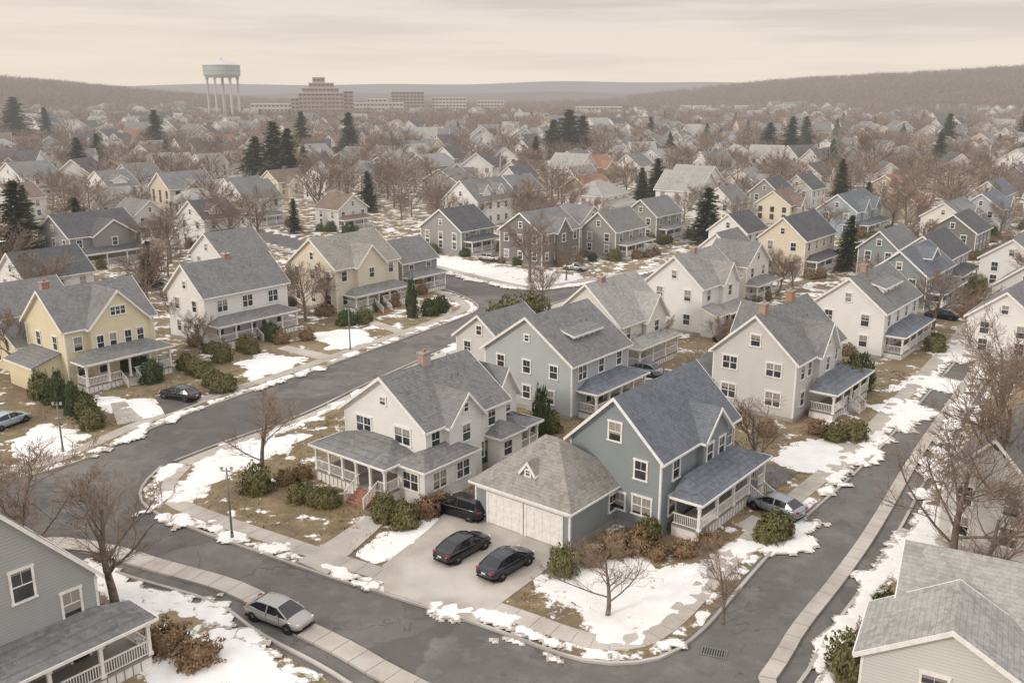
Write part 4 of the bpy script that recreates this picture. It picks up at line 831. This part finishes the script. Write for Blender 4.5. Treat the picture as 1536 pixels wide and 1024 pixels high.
# ------------------------------------------------------------------ cars
def carpaint(n,c): return mat('car_paint_'+n,c,.28,.5,.3,.6)
CM={}
def carmeshes(col,suv):
    k=(col.name,suv)
    if k in CM: return CM[k]
    xsn=[-2.35,-2.3,-2.1,-1.75,-1.3,-.7,0,.7,1.2,1.7,2.05,2.27,2.36]; zt=[.72,.86,.96,1.0,1.0,.98,.97,.96,.94,.88,.80,.70,.56]; hw=[.66,.76,.84,.89,.91,.915,.915,.91,.9,.88,.83,.74,.6]; zb=[.42,.34,.26,.22,.2,.2,.2,.2,.2,.22,.25,.3,.38]
    if suv: zt=[z*1.12 for z in zt]
    a=MB(); n=12
    for x,z,w,b in zip(xsn,zt,hw,zb):
        h=[(w*.86,b),(w*.98,b+.12),(w,b+(z-b)*.5),(w*.965,z-.10),(w*.86,z-.015),(w*.4,z+.015)]
        ring=h+[(-p,q) for p,q in h[::-1]]
        a.v+=[(x,p,q) for p,q in ring]
    for i in range(len(xsn)-1):
        for j in range(n): a.f.append((i*n+j,i*n+(j+1)%n,(i+1)*n+(j+1)%n,(i+1)*n+j)); a.m.append(0)
    a.f.append(tuple(range(n))); a.m.append(0); a.f.append(tuple(range((len(xsn)-1)*n,len(xsn)*n))); a.m.append(0)
    body=a.mesh('body',[col],True)
    dz=.12 if suv else 0
    gx=[-1.95,-1.25,-.75,0,.5,1.38] if not suv else [-2.2,-1.85,-1.2,0,.5,1.3]; gz=[.97,1.37,1.44,1.455,1.39,.94]; gz=[z+dz*(1.6 if i in(1,2,3,4) else 1) for i,z in enumerate(gz)]; wb=[.74,.8,.83,.84,.83,.78]; wt=[.70,.6,.62,.63,.6,.72]
    g=MB()
    for i in range(6):
        base=.93+dz; top=gz[i]
        g.v+=[(gx[i],-wb[i],base),(gx[i],-wt[i],max(top-.03,base+.01)),(gx[i],0,top+.0),(gx[i],wt[i],max(top-.03,base+.01)),(gx[i],wb[i],base)]
    for i in range(5):
        for j in range(4): g.f.append((i*5+j,i*5+j+1,i*5+5+j+1,i*5+5+j)); g.m.append(0)
    glass=g.mesh('windows',[CARGL])
    r=MB()
    for i in range(1,4):
        A=[(gx[i],-wt[i]-.012,gz[i]-.035),(gx[i],-wt[i]*.6,gz[i]+.012),(gx[i],wt[i]*.6,gz[i]+.012),(gx[i],wt[i]+.012,gz[i]-.035)]; B=[(gx[i+1],-wt[i+1]-.012,gz[i+1]-.035),(gx[i+1],-wt[i+1]*.6,gz[i+1]+.012),(gx[i+1],wt[i+1]*.6,gz[i+1]+.012),(gx[i+1],wt[i+1]+.012,gz[i+1]-.035)]
        for j in range(3): r.poly([A[j],A[j+1],B[j+1],B[j]])
    for s in(-1,1):
        for i,j in((4,5),(1,0)): r.beam((gx[i],s*(wt[i]+.01),gz[i]-.04),(gx[j],s*(wb[j]+.01),.94+dz),.07,.06)
        r.beam((-.25,s*(wt[3]+.012),gz[3]-.05),(-.25,s*.86,.95+dz),.09,.04); 
        for i in range(1,4): r.beam((gx[i],s*(wt[i]+.012),gz[i]-.045),(gx[i+1],s*(wt[i+1]+.012),gz[i+1]-.045),.05,.05)
    roof=r.mesh('roof',[col],False)
    ty=MB(); 
    prof=[(.20,-.11),(.31,-.11),(.34,-.07),(.34,.07),(.31,.11),(.20,.11)]; N=20
    for kk in range(N):
        t=kk/N*6.283
        for rr,yy in prof: ty.v.append((rr*math.cos(t),yy,rr*math.sin(t)))
    for kk in range(N):
        for j in range(6): ty.f.append((kk*6+j,kk*6+(j+1)%6,((kk+1)%N)*6+(j+1)%6,((kk+1)%N)*6+j)); ty.m.append(0)
    rim=MB(); rim.tube((0,-.085,0),(0,.085,0),.20,.20,18,0)
    for s in(-1,1):
        for q in range(5):
            t=q/5*6.283; rim.beam((0,s*.09,0),(.2*math.cos(t),s*.075,.2*math.sin(t)),.06,.03)
        rim.tube((0,s*.06,0),(0,s*.1,0),.05,.04,8,0,True)
    arch=MB()
    for sx in(-1.4,1.42):
        for s in(-1,1): arch.tube((sx,s*.70,.34),(sx,s*.905,.36),.40,.385,22,0,True)
    arch.box(-2.2,2.2,-.8,.8,.17,.24); arch.box(2.28,2.372,-.42,.42,.34,.48); arch.beam((-.25,.9,.93+dz),(-.25,.905,.3),.015,.015); arch.beam((-.25,-.9,.93+dz),(-.25,-.905,.3),.015,.015); arch.beam((.85,.9,.9),(.85,.905,.3),.015,.015); arch.beam((.85,-.9,.9),(.85,-.905,.3),.015,.015)
    hl=MB(); hl.beam((2.16,-.08,0),(2.05,.12,.02),.22,.13); tl=MB(); tl.beam((-2.27,-.1,0),(-2.2,.14,.03),.12,.14)
    mi=MB(); mi.beam((0,-.02,0),(0,.16,.03),.1,.11)
    pl=MB(); pl.box(-.012,.012,-.17,.17,-.06,.06)
    CM[k]=dict(body=body,glass=glass,roof=roof,tyre=ty.mesh('tyre',[DARK],True),rim=rim.mesh('rim',[RIM]),arch=arch.mesh('wheel_arch',[DARK]),hl=hl.mesh('headlight',[LAMP]),tl=tl.mesh('tail_light',[RED]),mi=mi.mesh('mirror',[col]),pl=pl.mesh('licence_plate',[PLATE]),zt=1.12 if suv else 1.0)
    return CM[k]
def car(x,y,heading,cname,c,label,suv=False,z=.0):
    M=carmeshes(carpaint(cname,c),suv); e=add('parked_car',None,None,(x,y,z),heading,label,'car','parked cars')
    b=add('body',M['body'],e); s=b.modifiers.new('s','SUBSURF'); s.levels=1; s.render_levels=1
    add('windows',M['glass'],e); add('roof',M['roof'],e); add('wheel_arch',M['arch'],e)
    for sx in(-1.4,1.42):
        for sy in(-.80,.80): w=add('wheel',M['tyre'],e,(sx,sy,.34)); add('rim',M['rim'],w)
    f=M['zt']
    for sy in(-1,1):
        add('headlight',M['hl'],e,(0,sy*.6,.66*f),0,scale=(1,sy,1)); add('tail_light',M['tl'],e,(0,sy*.62,.84*f),0,scale=(1,sy,1)); add('mirror',M['mi'],e,(.72,sy*.86,1.0*f),0,scale=(1,sy,1))
    add('licence_plate',M['pl'],e,(-2.375,0,.68),0); return e
aR=YAW; aL=YAW+math.pi/2
aA=math.atan2(-20,34)
aC=math.radians(61)
BLK=(.008,.009,.013); SIL=(.34,.33,.32); NAVY=(.012,.018,.03)
car(-14.5,51.7,aA+math.pi*2,'silver',SIL,'silver grey sedan parked at the kerb') 
car(-3.5,60.2,aR-.02,'black',BLK,'black sedan on the concrete driveway',z=.18); car(-.4,57.9,aR-.02,'navy',NAVY,'dark navy sedan on the concrete driveway',z=.18); car(-4.0,66.6,aL+.1,'black',BLK,'black car beside the white house porch',True,z=.12)
car(20.6,67.0,aL-.15,'bluesilver',(.22,.25,.28),'silver blue sedan beside the snowy path',z=.15); car(-35.4,94.6,aL+.25,'black',BLK,'dark sedan in front of the yellow house',z=.18); car(-49.6,86.4,aR+.3,'paleblue',(.35,.42,.47),'pale blue car beside a lawn',z=.12)
car(15.3,103.7,aL,'bluesilver',(.22,.25,.28),'silver blue car between two houses',z=.12); car(28.5,117.5,aL+.1,'black',BLK,'dark car beside a porch',z=.12); car(44.2,139,aL,'silver',SIL,'silver car beside a house',z=.12)
car(-4.3,178,aA,'silver',SIL,'grey car parked by a snowy lawn',z=.12); car(11.6,168,aA,'silver',SIL,'grey car parked by a snowy lawn',z=.12); car(54,121,aL,'navy',NAVY,'dark navy car beside a porch',z=.12); car(62,131,aL,'black',BLK,'dark car beside a porch',z=.12)
car(-70,180,aA,'silver',SIL,'grey car parked near a white house',z=.12); car(3.4,137.5,aC,'black',BLK,'dark car parked beside the street',z=.02); car(66,146,aL,'navy',NAVY,'dark car beside a house',z=.12)

# ------------------------------------------------------------------ street furniture
def lamp(x,y,h,label):
    e=add('street_lamp',None,None,(x,y,.1),0,label,'street lamp','street lamps')
    a=MB(); a.tube((0,0,0),(0,0,.5),.13,.11,10); a.tube((0,0,.5),(0,0,h),.085,.055,10,0,True); a.beam((-.35,0,h-.25),(.35,0,h-.25),.06,.06); add('post',a.mesh('post',[STEEL],True),e)
    for s in(-1,1):
        a=MB(); a.tube((s*.35,0,h-.25),(s*.35,0,h-.02),.07,.13,10,0,True); a.tube((s*.35,0,h-.02),(s*.35,0,h+.06),.15,.03,10,1,True); add('lamp_head',a.mesh('lamp_head',[LAMP,STEEL]),e)
lamp(-20.6,62.6,5.6,'slim grey lamp post on the snowy verge'); lamp(-40.9,79.5,4.8,'slim grey lamp post beside the sidewalk'); lamp(-20.5,114,5.5,'slim grey lamp post beside the sidewalk')
e=add('storm_drain',None,None,(11.9,48.3,.012),math.radians(-20),'dark iron storm drain grate set in the road','drain')
a=MB(); a.box(-.75,.75,-.45,-.37,0,.03); a.box(-.75,.75,.37,.45,0,.03); a.box(-.75,-.67,-.37,.37,0,.03); a.box(.67,.75,-.37,.37,0,.03)
for k in range(9): a.box(-.6+k*.145,-.53+k*.145,-.37,.37,0,.022)
add('grate',a.mesh('grate',[STEEL]),e)
a=MB(); a.box(-.66,.66,-.36,.36,.001,.006); add('pit',a.mesh('pit',[DARK]),e)

# ------------------------------------------------------------------ world, sun, camera
w=bpy.data.worlds.new('World'); scene.world=w; w.use_nodes=True; nt=w.node_tree; nt.nodes.clear(); b=NB(nt)
sd=Vector((-.76,-.45,.44)).normalized(); elev=math.asin(sd.z); az=math.atan2(sd.x,sd.y)
sky=nt.nodes.new('ShaderNodeTexSky'); sky.sky_type='NISHITA'; sky.sun_disc=False; sky.sun_elevation=elev; sky.sun_rotation=az
tc=b.n('ShaderNodeTexCoord'); sp=b.n('ShaderNodeSeparateXYZ'); b.l(tc.outputs['Generated'],sp.inputs[0])
mp=b.n('ShaderNodeMapping'); mp.inputs['Scale'].default_value=(2.2,2.2,38); mp.inputs['Rotation'].default_value=(0,.03,0); b.l(tc.outputs['Generated'],mp.inputs['Vector'])
n1=b.noise(mp.outputs[0],1.3,7,.58)
hz=b.ramp(sp.outputs[2],.0,.09)
base=b.mix(hz,(.93,.815,.69),(.83,.73,.665))
cl=b.math('MULTIPLY',b.ramp(n1,.42,.60),b.math('ADD',b.math('MULTIPLY',hz,.58),.12))
c=b.mix(cl,base,(.59,.53,.515))
lf=b.math('MULTIPLY',b.ramp(sp.outputs[0],.1,-.6),.4); c=b.mix(lf,c,(.98,.87,.71))
sk=b.n('ShaderNodeVectorMath',operation='SCALE'); b.l(sky.outputs[0],sk.inputs[0]); sk.inputs['Scale'].default_value=.10
c=b.mix(.08,c,sk.outputs[0])
# overcast skies are brighter and more neutral overhead than at the horizon
zen=b.ramp(sp.outputs[2],.12,.75); c=b.mix(b.math('MULTIPLY',zen,.85),c,(.76,.745,.74)); gain=b.math('ADD',b.math('MULTIPLY',zen,.85),1.0)
bg=b.n('ShaderNodeBackground'); b.l(c,bg.inputs[0]); b.l(gain,bg.inputs[1]); o=b.n('ShaderNodeOutputWorld'); b.l(bg.outputs[0],o.inputs[0])
L=bpy.data.lights.new('sun','SUN'); L.energy=1.5; L.angle=math.radians(10); L.color=(1,.89,.76); lo=bpy.data.objects.new('sun',L); COL.objects.link(lo); lo.rotation_euler=sd.to_track_quat('Z','Y').to_euler()
cd=bpy.data.cameras.new('camera'); cd.sensor_width=36; cd.lens=1400/1536*36; cd.clip_end=20000; cd.clip_start=.5; co=bpy.data.objects.new('camera',cd); COL.objects.link(co); co.location=(0,0,32); co.rotation_euler=(math.radians(90-15.1),0,0); scene.camera=co
scene.view_settings.view_transform='Standard'; scene.view_settings.look='None'; scene.view_settings.exposure=0
